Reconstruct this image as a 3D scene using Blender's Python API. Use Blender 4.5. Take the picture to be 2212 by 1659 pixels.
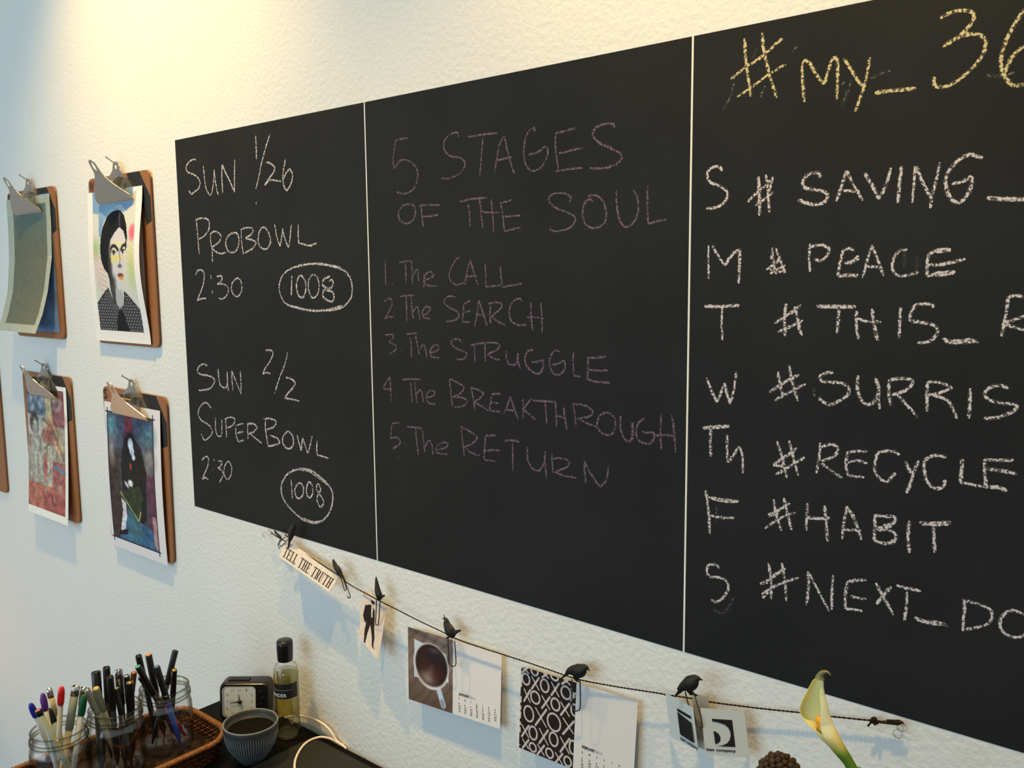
import bpy, math, random
import numpy as np
from mathutils import Vector, Matrix
random.seed(7)
rng = np.random.default_rng(7)
scene = bpy.context.scene
for o in list(bpy.data.objects):
    bpy.data.objects.remove(o)
COL = scene.collection

# ------------------------------------------------------------------ camera
# Wall plane is y = 0, the room is at y < 0, z is up.  Camera 0.8 m from the wall.
CAM = np.array([0.0, -0.8, 1.46])
FPX = 1910.12
ROT = np.array([[0.76541141, -0.07148527, 0.63955862],
                [0.64347562, 0.09920981, -0.75901024],
                [-0.00919243, 0.99249548, 0.12193535]])
cam = bpy.data.cameras.new('camera')
cam.sensor_fit = 'HORIZONTAL'
cam.sensor_width = 36.0
cam.lens = 36.0 * FPX / 2212.0
cam.clip_start = 0.02
camo = bpy.data.objects.new('camera', cam)
COL.objects.link(camo)
M4 = Matrix.Identity(4)
for i in range(3):
    for j in range(3):
        M4[i][j] = ROT[i, j]
    M4[i][3] = CAM[i]
camo.matrix_world = M4
scene.camera = camo

# ------------------------------------------------------------------ view, world, lights
scene.view_settings.view_transform = 'Standard'
scene.view_settings.look = 'None'
scene.view_settings.gamma = 1.0
scene.view_settings.exposure = 0.22
scene.view_settings.use_curve_mapping = False

world = bpy.data.worlds.new('world')
scene.world = world
world.use_nodes = True
wbg = world.node_tree.nodes['Background']
wbg.inputs[0].default_value = (0.90, 0.94, 1.0, 1)
wbg.inputs[1].default_value = 0.36


def look(o, target):
    d = Vector(target) - o.location
    o.rotation_euler = d.to_track_quat('-Z', 'Y').to_euler()


def area_light(name, loc, target, size, size_y, power, color):
    l = bpy.data.lights.new(name, 'AREA')
    l.shape = 'RECTANGLE'
    l.size, l.size_y = size, size_y
    l.energy = power
    l.color = color
    o = bpy.data.objects.new(name, l)
    o.location = loc
    COL.objects.link(o)
    look(o, target)
    return o


def spot_light(name, loc, target, power, color, angle, blend, radius):
    l = bpy.data.lights.new(name, 'SPOT')
    l.energy = power
    l.color = color
    l.spot_size = math.radians(angle)
    l.spot_blend = blend
    l.shadow_soft_size = radius
    o = bpy.data.objects.new(name, l)
    o.location = loc
    COL.objects.link(o)
    look(o, target)
    return o


WARM = (1.0, 0.66, 0.22)
# soft daylight from a wide window on the far side of the room, to the left behind the camera
area_light('window_daylight', (-1.9, -3.2, 1.50), (-0.9, 0.0, 1.30), 3.0, 2.2, 46, (0.52, 0.82, 1.0))
# two warm ceiling spots grazing down the wall
spot_light('ceiling_spot', (-1.42, -0.43, 2.72), (-1.42, 0.0, 1.10), 98, WARM, 72, 1.0, 0.025)
spot_light('ceiling_spot', (-0.36, -0.43, 2.66), (-0.38, 0.0, 1.10), 82, WARM, 72, 1.0, 0.025)
# added warm light out of view, for the orange glow low on the left
spot_light('added_glow_light', (-2.75, -0.55, 0.45), (-2.2, 0.0, 0.95), 4, (1.0, 0.50, 0.14), 120, 1.0, 0.06)


# ------------------------------------------------------------------ helpers
def s2l(c):
    c = np.asarray(c, dtype=float)
    if c.max() > 1.001:
        c = c / 255.0
    return np.where(c <= 0.04045, c / 12.92, ((c + 0.055) / 1.055) ** 2.4)


def at(px, py, off):
    """world point seen at photo pixel (px, py) on the vertical plane y = -off"""
    v = ROT @ np.array([px - 1106.0, -(py - 829.5), -FPX])
    t = (0.8 - off) / v[1]
    return np.array([v[0] * t, -off, 1.46 + v[2] * t])


def on_z(px, py, z):
    v = ROT @ np.array([px - 1106.0, -(py - 829.5), -FPX])
    t = (z - 1.46) / v[2]
    return np.array([v[0] * t, -0.8 + v[1] * t, z])


class MB:
    def __init__(s):
        s.v, s.f, s.sm = [], [], []

    def add(s, vs, fs, smooth=False):
        b = len(s.v)
        s.v += [tuple(float(q) for q in p) for p in vs]
        s.f += [tuple(b + i for i in f) for f in fs]
        s.sm += [smooth] * len(fs)

    def box(s, c, d, ax=None):
        c = np.array(c, float)
        ax = np.eye(3) if ax is None else np.array(ax, float)
        vs = [c + ax[0] * x * d[0] / 2 + ax[1] * y * d[1] / 2 + ax[2] * z * d[2] / 2
              for x in (-1, 1) for y in (-1, 1) for z in (-1, 1)]
        s.add(vs, [(0, 1, 3, 2), (4, 6, 7, 5), (0, 4, 5, 1), (2, 3, 7, 6), (0, 2, 6, 4), (1, 5, 7, 3)])

    def tube(s, pts, r, n=8, caps=True, squash=None):
        pts = [np.array(p, float) for p in pts]
        rs = [r] * len(pts) if np.isscalar(r) else list(r)
        up = None
        rings = []
        for i, p in enumerate(pts):
            t = pts[min(i + 1, len(pts) - 1)] - pts[max(i - 1, 0)]
            t = t / (np.linalg.norm(t) + 1e-12)
            if up is None:
                up = np.array([0, 0, 1.0]) if abs(t[2]) < .9 else np.array([1.0, 0, 0])
            a = np.cross(up, t)
            a /= np.linalg.norm(a) + 1e-12
            b = np.cross(t, a)
            up = b
            rings.append([p + rs[i] * (math.cos(k * 2 * math.pi / n) * a + math.sin(k * 2 * math.pi / n) * b) for k in range(n)])
        vs = [q for ring in rings for q in ring]
        fs = []
        m = len(pts)
        for i in range(m - 1):
            for k in range(n):
                fs.append((i * n + k, i * n + (k + 1) % n, (i + 1) * n + (k + 1) % n, (i + 1) * n + k))
        s.add(vs, fs, True)
        if caps:
            s.add(rings[0], [tuple(range(n - 1, -1, -1))])
            s.add(rings[-1], [tuple(range(n))])

    def lathe(s, base, prof, n=32, axis=(0, 0, 1), close=False):
        """prof: list of (radius, height) along axis"""
        base = np.array(base, float)
        w = np.array(axis, float)
        w /= np.linalg.norm(w)
        u = np.cross(w, [0, 1, 0]) if abs(w[1]) < .9 else np.cross(w, [1, 0, 0])
        u /= np.linalg.norm(u)
        v = np.cross(w, u)
        vs, fs = [], []
        for r, h in prof:
            r = max(r, 1e-5)
            for k in range(n):
                a = 2 * math.pi * k / n
                vs.append(base + w * h + r * (math.cos(a) * u + math.sin(a) * v))
        m = len(prof)
        for i in range(m - 1 + (1 if close else 0)):
            i2 = (i + 1) % m
            for k in range(n):
                fs.append((i * n + k, i * n + (k + 1) % n, i2 * n + (k + 1) % n, i2 * n + k))
        s.add(vs, fs, True)

    def prism(s, poly, f0, f1):
        """poly list of 2D points; f0/f1 map a 2D point to 3D (bottom and top)"""
        n = len(poly)
        vs = [f0(p) for p in poly] + [f1(p) for p in poly]
        fs = [tuple(range(n - 1, -1, -1)), tuple(range(n, 2 * n))]
        fs += [(i, (i + 1) % n, n + (i + 1) % n, n + i) for i in range(n)]
        s.add(vs, fs)

    def grid(s, P, smooth=True, flip=False):
        """P array (ny, nx, 3)"""
        ny, nx = P.shape[:2]
        fs = []
        for j in range(ny - 1):
            for i in range(nx - 1):
                q = (j * nx + i, j * nx + i + 1, (j + 1) * nx + i + 1, (j + 1) * nx + i)
                fs.append(q[::-1] if flip else q)
        s.add(P.reshape(-1, 3), fs, smooth)


def link(name, data, parent=None):
    o = bpy.data.objects.new(name, data)
    COL.objects.link(o)
    if parent is not None:
        o.parent = parent
    return o


def wloc(p):
    v = np.zeros(3)
    while p is not None:
        v += np.array(p.location)
        p = p.parent
    return v


def obj(name, mb, m, parent=None, loc=None, colors=None):
    """ONE mesh object; world-space vertices, origin at loc (top level) or at the parent's origin"""
    base = wloc(parent) if parent is not None else (np.array(loc, float) if loc is not None else np.zeros(3))
    me = bpy.data.meshes.new(name)
    V = np.array(mb.v) - base
    me.from_pydata(V.tolist(), [], mb.f)
    me.polygons.foreach_set('use_smooth', mb.sm)
    if colors is not None:
        at_ = me.color_attributes.new('print', 'FLOAT_COLOR', 'POINT')
        c = np.ones((len(V), 4), dtype=np.float32)
        c[:, :3] = colors
        at_.data.foreach_set('color', c.ravel())
    me.materials.append(m)
    me.validate()
    me.update()
    o = link(name, me, parent)
    if parent is None and loc is not None:
        o.location = tuple(float(q) for q in loc)
    return o


def thing(name, label, cat, loc, group=None):
    o = link(name, None)
    o.empty_display_size = 0.02
    o.location = tuple(float(q) for q in loc)
    return tag(o, label, cat, group)


def tag(o, label, cat, group=None, kind=None):
    o['label'] = label
    o['category'] = cat
    if group:
        o['group'] = group
    if kind:
        o['kind'] = kind
    return o


def mat(name, col, rough=0.5, metal=0.0, spec=0.5, var=0.0, vscale=60.0, bump=0.0, bscale=200.0,
        attr=False, trans=0.0, ior=1.45, coat=0.0, col2=None, stretch=None, sub=0.0):
    m = bpy.data.materials.new(name)
    m.use_nodes = True
    nt = m.node_tree
    N, L = nt.nodes, nt.links
    b = N['Principled BSDF']
    b.inputs['Roughness'].default_value = rough
    b.inputs['Metallic'].default_value = metal
    b.inputs['Specular IOR Level'].default_value = spec
    b.inputs['IOR'].default_value = ior
    b.inputs['Transmission Weight'].default_value = trans
    b.inputs['Coat Weight'].default_value = coat
    c = list(s2l(col)) + [1]
    b.inputs['Base Color'].default_value = c
    tc = N.new('ShaderNodeTexCoord')
    vec = tc.outputs['Object']
    if stretch:
        mp = N.new('ShaderNodeMapping')
        mp.inputs['Scale'].default_value = stretch
        L.new(vec, mp.inputs['Vector'])
        vec = mp.outputs['Vector']
    if attr:
        a = N.new('ShaderNodeAttribute')
        a.attribute_name = 'print'
        L.new(a.outputs['Color'], b.inputs['Base Color'])
    elif var > 0 or col2 is not None:
        n = N.new('ShaderNodeTexNoise')
        n.inputs['Scale'].default_value = vscale
        n.inputs['Detail'].default_value = 5
        L.new(vec, n.inputs['Vector'])
        r = N.new('ShaderNodeValToRGB')
        r.color_ramp.elements[0].position = 0.3
        r.color_ramp.elements[1].position = 0.7
        cc = np.array(c[:3])
        lo = cc * (1 - var) if col2 is None else s2l(col2)
        hi = np.minimum(cc * (1 + var), 1) if col2 is None else cc
        r.color_ramp.elements[0].color = (*lo, 1)
        r.color_ramp.elements[1].color = (*hi, 1)
        L.new(n.outputs['Fac'], r.inputs['Fac'])
        L.new(r.outputs['Color'], b.inputs['Base Color'])
    if bump > 0:
        n2 = N.new('ShaderNodeTexNoise')
        n2.inputs['Scale'].default_value = bscale
        n2.inputs['Detail'].default_value = 4
        L.new(vec, n2.inputs['Vector'])
        bp = N.new('ShaderNodeBump')
        bp.inputs['Strength'].default_value = 1.0
        bp.inputs['Distance'].default_value = bump
        L.new(n2.outputs['Fac'], bp.inputs['Height'])
        L.new(bp.outputs['Normal'], b.inputs['Normal'])
    if sub > 0:
        b.inputs['Subsurface Weight'].default_value = sub
        b.inputs['Subsurface Radius'].default_value = (0.01, 0.007, 0.004)
        b.inputs['Subsurface Scale'].default_value = 0.3
    return m


def thin_glass(name, tint, gloss=0.06, face=(255, 255, 255)):
    """thin clear glass: tinted see-through shell with a fresnel reflection"""
    m = bpy.data.materials.new(name)
    m.use_nodes = True
    nt = m.node_tree
    N, L = nt.nodes, nt.links
    N.remove(N['Principled BSDF'])
    out = N['Material Output']
    tr = N.new('ShaderNodeBsdfTransparent')
    lw = N.new('ShaderNodeLayerWeight')
    lw.inputs['Blend'].default_value = 0.45
    cr = N.new('ShaderNodeValToRGB')
    cr.color_ramp.elements[0].color = (*s2l(face), 1)
    cr.color_ramp.elements[0].position = 0.4
    cr.color_ramp.elements[1].color = (*s2l(tint), 1)
    L.new(lw.outputs['Facing'], cr.inputs['Fac'])
    L.new(cr.outputs['Color'], tr.inputs['Color'])
    gl = N.new('ShaderNodeBsdfGlossy')
    gl.inputs['Roughness'].default_value = gloss
    pw = N.new('ShaderNodeMath')
    pw.operation = 'POWER'
    pw.inputs[1].default_value = 4.0
    lw2 = N.new('ShaderNodeLayerWeight')
    lw2.inputs['Blend'].default_value = 0.5
    L.new(lw2.outputs['Facing'], pw.inputs[0])
    fr = N.new('ShaderNodeMath')
    fr.operation = 'MULTIPLY_ADD'
    fr.inputs[1].default_value = 0.55
    fr.inputs[2].default_value = 0.075
    L.new(pw.outputs[0], fr.inputs[0])
    mx = N.new('ShaderNodeMixShader')
    L.new(fr.outputs[0], mx.inputs['Fac'])
    L.new(tr.outputs['BSDF'], mx.inputs[1])
    L.new(gl.outputs['BSDF'], mx.inputs[2])
    L.new(mx.outputs['Shader'], out.inputs['Surface'])
    return m


def chalk_mat(name, col, dens, scale=420.0):
    """broken chalk on a rough board: grains of chalk, board showing in between"""
    m = bpy.data.materials.new(name)
    m.use_nodes = True
    nt = m.node_tree
    N, L = nt.nodes, nt.links
    b = N['Principled BSDF']
    b.inputs['Base Color'].default_value = (*s2l(col), 1)
    b.inputs['Roughness'].default_value = 0.95
    b.inputs['Specular IOR Level'].default_value = 0.1
    tr = N.new('ShaderNodeBsdfTransparent')
    tc = N.new('ShaderNodeTexCoord')
    n = N.new('ShaderNodeTexNoise')
    n.inputs['Scale'].default_value = scale
    n.inputs['Detail'].default_value = 2.5
    n.inputs['Roughness'].default_value = 0.6
    L.new(tc.outputs['Object'], n.inputs['Vector'])
    at_ = N.new('ShaderNodeAttribute')
    at_.attribute_name = 'edge'
    sub = N.new('ShaderNodeMath')
    sub.operation = 'SUBTRACT'
    L.new(n.outputs['Fac'], sub.inputs[0])
    L.new(at_.outputs['Fac'], sub.inputs[1])
    r = N.new('ShaderNodeMapRange')
    r.inputs['From Min'].default_value = dens
    r.inputs['From Max'].default_value = dens + 0.10
    r.inputs['To Min'].default_value = 0.06
    r.inputs['To Max'].default_value = 1.0
    L.new(sub.outputs[0], r.inputs['Value'])
    mx = N.new('ShaderNodeMixShader')
    L.new(r.outputs['Result'], mx.inputs['Fac'])
    L.new(tr.outputs['BSDF'], mx.inputs[1])
    L.new(b.outputs['BSDF'], mx.inputs[2])
    L.new(mx.outputs['Shader'], N['Material Output'].inputs['Surface'])
    return m


def catmull(pts, step=0.25):
    pts = [np.array(p, float) for p in pts]
    if len(pts) < 3:
        n = max(2, int(np.linalg.norm(pts[-1] - pts[0]) / 6))
        return [pts[0] + (pts[-1] - pts[0]) * i / n for i in range(n + 1)]
    P = [2 * pts[0] - pts[1]] + pts + [2 * pts[-1] - pts[-2]]
    if np.linalg.norm(pts[0] - pts[-1]) < 1e-6:
        P[0], P[-1] = pts[-2], pts[1]
    out = []
    for i in range(1, len(P) - 2):
        a, b, c, e = P[i - 1], P[i], P[i + 1], P[i + 2]
        n = 5
        for k in range(n):
            t = k / n
            out.append(.5 * ((2 * b) + (-a + c) * t + (2 * a - 5 * b + 4 * c - e) * t * t + (-a + 3 * b - 3 * c + e) * t ** 3))
    out.append(P[-2])
    return out


# ------------------------------------------------------------------ materials
M_wall = mat('painted_wall', (226, 224, 218), 0.75, spec=0.25, var=0.015, vscale=8, bump=0.0009, bscale=150)
M_board = mat('chalkboard_coating', (29, 29, 28), 0.66, spec=0.22, var=0.22, vscale=6, bump=0.00025, bscale=900)
M_hard = mat('hardboard', (150, 98, 58), 0.55, var=0.12, vscale=500, spec=0.4)
M_black = mat('matte_black_paint', (26, 24, 20), 0.6, var=0.1)
M_ink = mat('marker_ink', (45, 28, 16), 0.6, var=0.05)
M_steel = mat('nickel_steel', (190, 182, 165), 0.32, metal=1.0, var=0.08, vscale=200)
M_steeld = mat('dull_spring_steel', (150, 140, 120), 0.35, metal=1.0, var=0.08)
M_print = mat('printed_paper', (255, 255, 255), 0.75, spec=0.2, attr=True)
M_paper = mat('white_paper', (226, 222, 214), 0.8, spec=0.2, var=0.01)
M_cream = mat('cream_paper', (210, 200, 192), 0.8, spec=0.2, var=0.01)
M_text = mat('black_print', (34, 30, 32), 0.7, spec=0.2, var=0.05)
M_textg = mat('grey_print', (150, 146, 142), 0.7, spec=0.2, var=0.05)
M_gap = mat('white_divider', (235, 232, 222), 0.7, spec=0.2, var=0.01)
M_cord = mat('brown_cord', (46, 34, 26), 0.85, spec=0.15, var=0.3, vscale=900, bump=0.0003, bscale=2500)
M_bird = mat('black_plastic', (34, 28, 22), 0.5, spec=0.35, var=0.1, vscale=300)
M_wire = mat('black_wire', (28, 27, 28), 0.4, spec=0.5, var=0.05)
M_clear = thin_glass('clear_plastic', (150, 140, 112), 0.12)
M_glass = thin_glass('jar_glass', (172, 168, 140), 0.05)
M_thick = thin_glass('thick_glass', (120, 116, 92), 0.05, face=(214, 212, 198))
M_desk = mat('black_desk', (10, 9, 8), 0.6, spec=0.08, var=0.12, vscale=12, stretch=(1, 8, 8))

# ------------------------------------------------------------------ chalk handwriting (traced point lists)
CR = {'A': (370, 260, .26518), 'B': (400, 720, .26518), 'C': (800, 220, .31646), 'D': (800, 540, .33752),
      'E': (1480, 0, .33092), 'F': (1480, 480, .33092), 'G': (1480, 880, .33092)}
WRITING = [
(0,'white','SUN','A','202,322 180,318 150,335 125,370 122,400 140,425 180,440 215,465 235,505 225,550 200,575 165,603;165,603 140,570;262,370 268,440 280,540 300,590 322,607 335,570 345,490 350,400;350,400 358,480 370,560 384,605;415,360 412,460 420,595;415,360 440,420 480,500 515,585;518,320 515,450 515,585'),
(0,'white','1/26','A','688,120 692,200 694,318;803,115 770,220 735,350 715,460 690,560;770,345 800,345 840,380 835,420 800,470 760,530;760,530 800,490 850,490 895,498;930,315 915,400 910,480 920,540 940,568 965,540 985,480 985,430 965,400 935,430 915,480;692,668 693,684'),
(0,'white','PROBOWL','A','205,815 212,900 220,1000 228,1090;195,810 240,798 285,800 310,830 305,890 270,940 225,970;320,920 322,990 335,1070 335,1155;320,920 355,905 395,925 405,960 380,1000 335,1030;335,1030 350,1060 400,1085 450,1075;520,915 470,935 445,990 455,1050 490,1078 530,1060 552,1000 545,940 520,915;570,895 572,960 578,1030 590,1095;565,890 620,875 665,885 650,930 600,960;600,960 660,975 690,1000 660,1045 600,1080;745,870 715,920 708,990 730,1035 770,1050 800,1020 808,970 785,900 745,870;843,845 855,920 870,980 888,1025;888,1025 900,950 908,880;908,880 925,960 955,1040;955,1040 970,950 978,850;1035,845 1035,920 1038,1000;1038,1000 1080,1010 1130,1020 1185,1000'),
(0,'white','2:30','A','198,1262 215,1225 245,1218 268,1250 262,1330 235,1410 210,1468;210,1468 240,1455 285,1450;322,1260 325,1290;333,1385 336,1410;370,1275 400,1265 415,1285 405,1315 375,1335;375,1335 430,1335 465,1370 455,1420 420,1455 385,1448;535,1285 500,1320 490,1370 505,1415 540,1435 570,1400 575,1340 560,1300 535,1285'),
(0,'white','circled 1008','A','1440,1245 1380,1210 1290,1185 1180,1170 1080,1175 980,1205 910,1260 880,1340 890,1420 930,1490 1010,1525 1130,1545 1270,1550 1380,1530 1450,1470 1475,1390 1460,1290 1420,1235;1380,1200 1290,1178 1180,1165 1080,1180 990,1200;940,1500 1010,1520 1130,1550 1270,1545 1400,1510;983,1265 980,1350 978,1430;1050,1265 1025,1310 1022,1370 1040,1430 1075,1440 1095,1390 1095,1320 1075,1280 1050,1265;1155,1255 1122,1300 1118,1370 1140,1435 1165,1445 1195,1410 1205,1340 1190,1280 1155,1255;1295,1270 1250,1290 1232,1330 1255,1360 1300,1365 1320,1330 1310,1300 1285,1310;1275,1375 1240,1390 1240,1440 1290,1475 1320,1465 1325,1420 1300,1390 1250,1385'),
(0,'white','SUN','B','182,265 150,250 115,270 100,310 130,335 190,345 235,370 235,410 200,450 150,462 110,465;268,285 275,370 290,425 330,445 345,400 342,310;342,310 345,390 352,470;380,305 382,380 390,465;380,305 410,380 455,490;450,310 455,400 457,495'),
(0,'white','2/2','B','655,138 700,140 715,170 690,230 650,290 632,330;632,330 665,320 695,330;835,155 810,260 770,360 728,490;820,360 860,370 895,400 880,440 845,480 810,530;810,530 860,535 930,550'),
(0,'white','SUPERBOWL','B','212,610 180,570 145,572 112,620 108,670 140,715 190,745 220,790 210,830 160,870 130,815;248,685 248,770 262,830 295,830 300,740;300,740 298,700;330,700 335,780 338,850;320,700 370,683 405,700 390,745 340,775;412,770 415,830 435,885;412,755 450,740 475,735;420,815 450,805 475,800;435,885 460,875 480,868;510,730 510,800 512,860;505,740 550,735 585,765 560,800 515,820;530,820 580,860 625,895;655,700 655,780 675,915;640,695 690,695 740,715 725,760 665,785;690,830 750,855 770,890 730,910 675,920;835,800 800,840 795,890 820,930 850,940 880,910 880,850 860,815 835,800;912,830 930,900 945,955;945,955 958,850;958,850 980,920 1000,980;1000,980 1020,910 1035,835;1075,875 1072,930 1075,990;1075,990 1110,1000 1170,1018'),
(0,'white','2:30','B','135,1035 165,1005 190,1015 185,1080 155,1150 140,1188;140,1188 165,1175 190,1190;235,1025 235,1045;228,1105 232,1115;270,1040 298,1045 290,1080 265,1100;265,1100 300,1120 308,1160 280,1215;345,1045 320,1090 318,1150 345,1190 370,1160 380,1100 365,1055 345,1045'),
(0,'white','circled 1008','B','960,1105 890,1115 830,1150 790,1220 785,1300 820,1380 880,1450 950,1510 1040,1545 1110,1530 1170,1470 1200,1380 1200,1300 1170,1240 1100,1170 1020,1115 930,1100;1180,1250 1090,1180 1010,1125 940,1112;960,1505 1040,1535 1100,1535;865,1190 870,1270 875,1350;920,1225 895,1270 905,1330 935,1345 960,1310 965,1260 945,1225 920,1225;1010,1210 990,1260 995,1320 1020,1335 1040,1300 1035,1240 1010,1210;1085,1225 1070,1260 1090,1300 1105,1270 1085,1225;1090,1310 1075,1350 1095,1410 1120,1400 1125,1360 1090,1310'),
(1,'purple','5 STAGES','C','258,248 200,255 172,262;172,262 162,340 155,400 165,455;165,455 200,405 240,395 290,420 322,470 320,540 290,600 230,628 178,612;603,240 595,212 560,215 515,250 500,300 520,350 560,375 610,380 645,410 640,450 600,495 540,522 482,522;665,240 760,225 865,212;770,240 760,350 748,505;915,232 880,300 865,380 850,480;915,232 935,330 960,420 985,495;860,400 910,390 970,378;1115,205 1125,180 1090,190 1060,250 1048,330 1055,410 1090,465 1125,470 1170,440 1205,380 1212,320 1190,305;1190,305 1140,345 1080,362;1265,212 1265,320 1285,470;1262,215 1330,200 1398,178;1285,352 1360,335 1450,315;1262,478 1350,460 1450,450;1665,175 1660,152 1610,150 1550,170 1520,210 1530,250 1580,290 1660,325 1710,360 1710,400 1660,435 1580,455 1500,452'),
(1,'purple','OF THE SOUL','C','275,700 230,705 195,750 200,805 245,830 290,810 308,760 300,715 265,695;345,700 352,770 362,855;330,710 400,705 478,705;360,785 410,780 468,772;610,685 700,662 795,655;668,695 678,760 680,858;745,660 755,750 768,860;825,665 835,760 842,885;755,745 800,755 880,755;890,690 905,780 915,885;885,695 930,680 968,670;915,785 970,778 1025,775;915,885 970,870 1030,858;1355,690 1372,660 1340,630 1280,622 1230,640 1222,680 1260,720 1330,750 1390,780 1398,815 1360,860 1280,883 1240,878 1222,855;1525,680 1500,665 1465,690 1450,750 1460,820 1500,858 1560,855 1600,820 1610,760 1590,680 1550,642 1500,640 1480,660;1680,605 1682,700 1700,800 1735,852 1780,840 1820,780 1830,700 1818,640 1795,605;1893,575 1892,700 1895,800 1900,840;1900,835 1960,815 2022,805'),
(1,'purple','1. The CALL','D','95,60 97,140 100,228;138,212 142,216;185,80 230,72 270,72;225,85 228,150 228,215;265,70 268,140 270,220;270,170 295,125 305,140 310,200;345,155 342,240;345,195 390,175 405,160 390,140 360,150 345,190 360,225 430,230;570,50 550,60 520,110 505,160 520,205 555,222 600,210;640,65 620,140 603,228;640,65 665,150 690,222;615,170 680,165;735,90 738,160 740,235;740,235 800,230 835,225;832,105 838,170 845,240;845,238 900,228 970,215'),
(1,'purple','2. The SEARCH','D','90,330 115,312 138,320 135,360 110,410 90,442;90,442 115,430 145,428;152,422 156,426;190,298 240,292 280,290;230,300 232,380 235,460;262,300 268,380 275,440;272,400 300,360 310,390 318,450;335,420 370,400 385,375 360,362 335,390 340,430 385,440;550,305 510,295 480,310 475,340 510,370 555,395 570,420 540,450 485,458;598,345 595,400 590,455;600,345 640,325;598,400 640,390;590,460 640,462;695,320 685,400 668,490;695,320 720,400 748,485;675,415 735,415;770,355 765,410 770,470;755,345 800,335 840,345 830,380 775,425;775,425 820,460 865,480;970,330 960,312 925,320 895,360 890,410 905,455 945,480 1000,480;1030,335 1028,420 1040,515;1090,335 1098,420 1100,530;1000,430 1060,430 1110,438'),
(1,'purple','3. The STRUGGLE','D','95,545 140,540 145,565 120,590;120,590 160,610 165,635 125,665;198,640 204,645;230,540 265,535 300,533;255,560 262,620 263,690;290,550 305,620 315,670;315,640 340,605 355,640 362,690;385,660 425,645 440,620 415,608 385,640 390,680 440,690;585,590 560,568 525,580 520,605 560,635 610,655 615,680 590,700 550,698;640,610 700,598 725,600;668,610 668,660 672,720;735,600 735,660 738,715;715,595 780,592 825,605 810,640 750,665;750,665 790,695 830,702;870,645 875,700 895,735 930,730 945,690 945,660;945,660 945,710 962,765;1045,640 1010,645 990,690 1000,740 1040,780 1080,790 1105,755 1105,705;1105,705 1070,715 1030,718;1210,650 1180,645 1150,690 1150,750 1180,795 1215,795 1245,760 1245,705;1245,705 1205,725 1165,735;1300,655 1298,730 1302,805;1302,805 1345,812;1395,690 1392,760 1390,830;1390,690 1450,690 1508,680;1395,765 1450,772 1522,770;1385,825 1440,842 1535,850'),
(1,'purple','4. The BREAKTHROUGH','D','125,812 100,850 85,885 110,890 145,890;125,812 130,880 135,968;160,942 166,946;205,830 260,825 320,828;258,840 262,900 268,975;282,835 290,900 300,980;295,925 320,895 335,930 340,975;360,945 400,935 415,912 385,900 360,930 370,975 415,988;505,825 515,900 525,1005;510,825 570,855 600,880 580,915 530,940;530,940 590,945 620,970 590,1000 540,1008;645,885 660,950 670,1028;640,880 690,895 725,920 700,950 665,970;665,970 710,1000 760,1030;780,925 770,970 765,1025;775,925 835,918;765,975 820,980;765,1030 835,1035;895,940 875,1000 852,1055;895,940 920,1010 945,1080;865,1020 925,1030;978,950 978,1020 978,1085;1035,945 1005,985 980,1020;985,1020 1020,1055 1060,1088;1040,965 1110,968 1190,972;1120,980 1125,1040 1128,1110;1185,975 1190,1050 1192,1138;1235,1000 1245,1070 1258,1150;1190,1060 1245,1075;1300,990 1310,1060 1315,1130;1295,985 1370,995 1425,1030 1400,1065 1320,1080;1330,1080 1390,1110 1455,1135;1520,1040 1470,1060 1452,1120 1480,1170 1530,1185 1565,1150 1565,1080 1520,1040;1605,1060 1600,1130 1620,1200 1660,1225 1680,1180 1680,1100;1680,1100 1675,1160 1680,1220;1755,1075 1715,1110 1700,1170 1720,1220 1780,1240 1815,1210 1815,1165;1815,1165 1770,1170 1740,1160;1862,1050 1858,1150 1862,1280;1930,1055 1945,1160 1955,1298;1820,1185 1890,1185 1955,1190'),
(1,'purple','5. The RETURN','D','190,1108 160,1108 138,1115;138,1115 132,1165 130,1205;130,1205 165,1200 190,1215 185,1245 145,1270;218,1240 224,1245;186,1318 190,1324;235,1132 280,1135 330,1142;290,1145 298,1230 308,1312;335,1150 340,1220 350,1300;350,1260 375,1220 395,1250 402,1310;425,1280 480,1265 498,1245 465,1232 425,1260 430,1300 498,1308;580,1130 590,1220 602,1320;580,1130 650,1170 685,1200 650,1240 600,1260;600,1260 650,1300 700,1315;738,1190 732,1260 728,1340;735,1190 805,1185;735,1285 800,1280 828,1285;728,1342 800,1350;858,1222 910,1218 955,1228;910,1225 912,1320 912,1415;1005,1260 1008,1340 1040,1400 1080,1410 1110,1370 1120,1290;1120,1290 1120,1370 1130,1465;1160,1300 1165,1370 1170,1430;1155,1340 1210,1330 1275,1355 1250,1395 1180,1420;1180,1420 1240,1445 1320,1458;1370,1350 1372,1420 1378,1488;1370,1350 1410,1430 1475,1518;1475,1518 1510,1470 1528,1380'),
(2,'yellow','#MY_36','E','387,250 398,400 415,530 430,630;502,215 515,330 550,480 598,640;298,520 380,450 500,370 590,290 635,250;340,632 420,580 540,490 660,418;765,430 768,540 780,665;765,430 780,395 810,410 860,490 908,550;908,550 935,460 960,390 985,375 995,410 995,520 990,650;1035,380 1080,450 1130,530 1170,570;1205,375 1190,470 1170,560 1140,650 1110,730;1238,610 1300,600 1400,590 1508,578;1240,603 1300,594 1400,584 1500,574;1665,120 1740,80 1820,68 1880,85 1880,130 1830,200 1750,265 1682,305;1682,305 1750,260 1830,230 1910,225 1960,260 1950,340 1890,430 1800,510 1720,560 1650,568 1625,540 1628,500;2215,60 2150,160 2090,280 2062,390 2070,470 2100,520 2140,555 2215,550 2275,500 2300,420 2280,345 2215,305 2160,345 2115,405 2085,480'),
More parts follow.
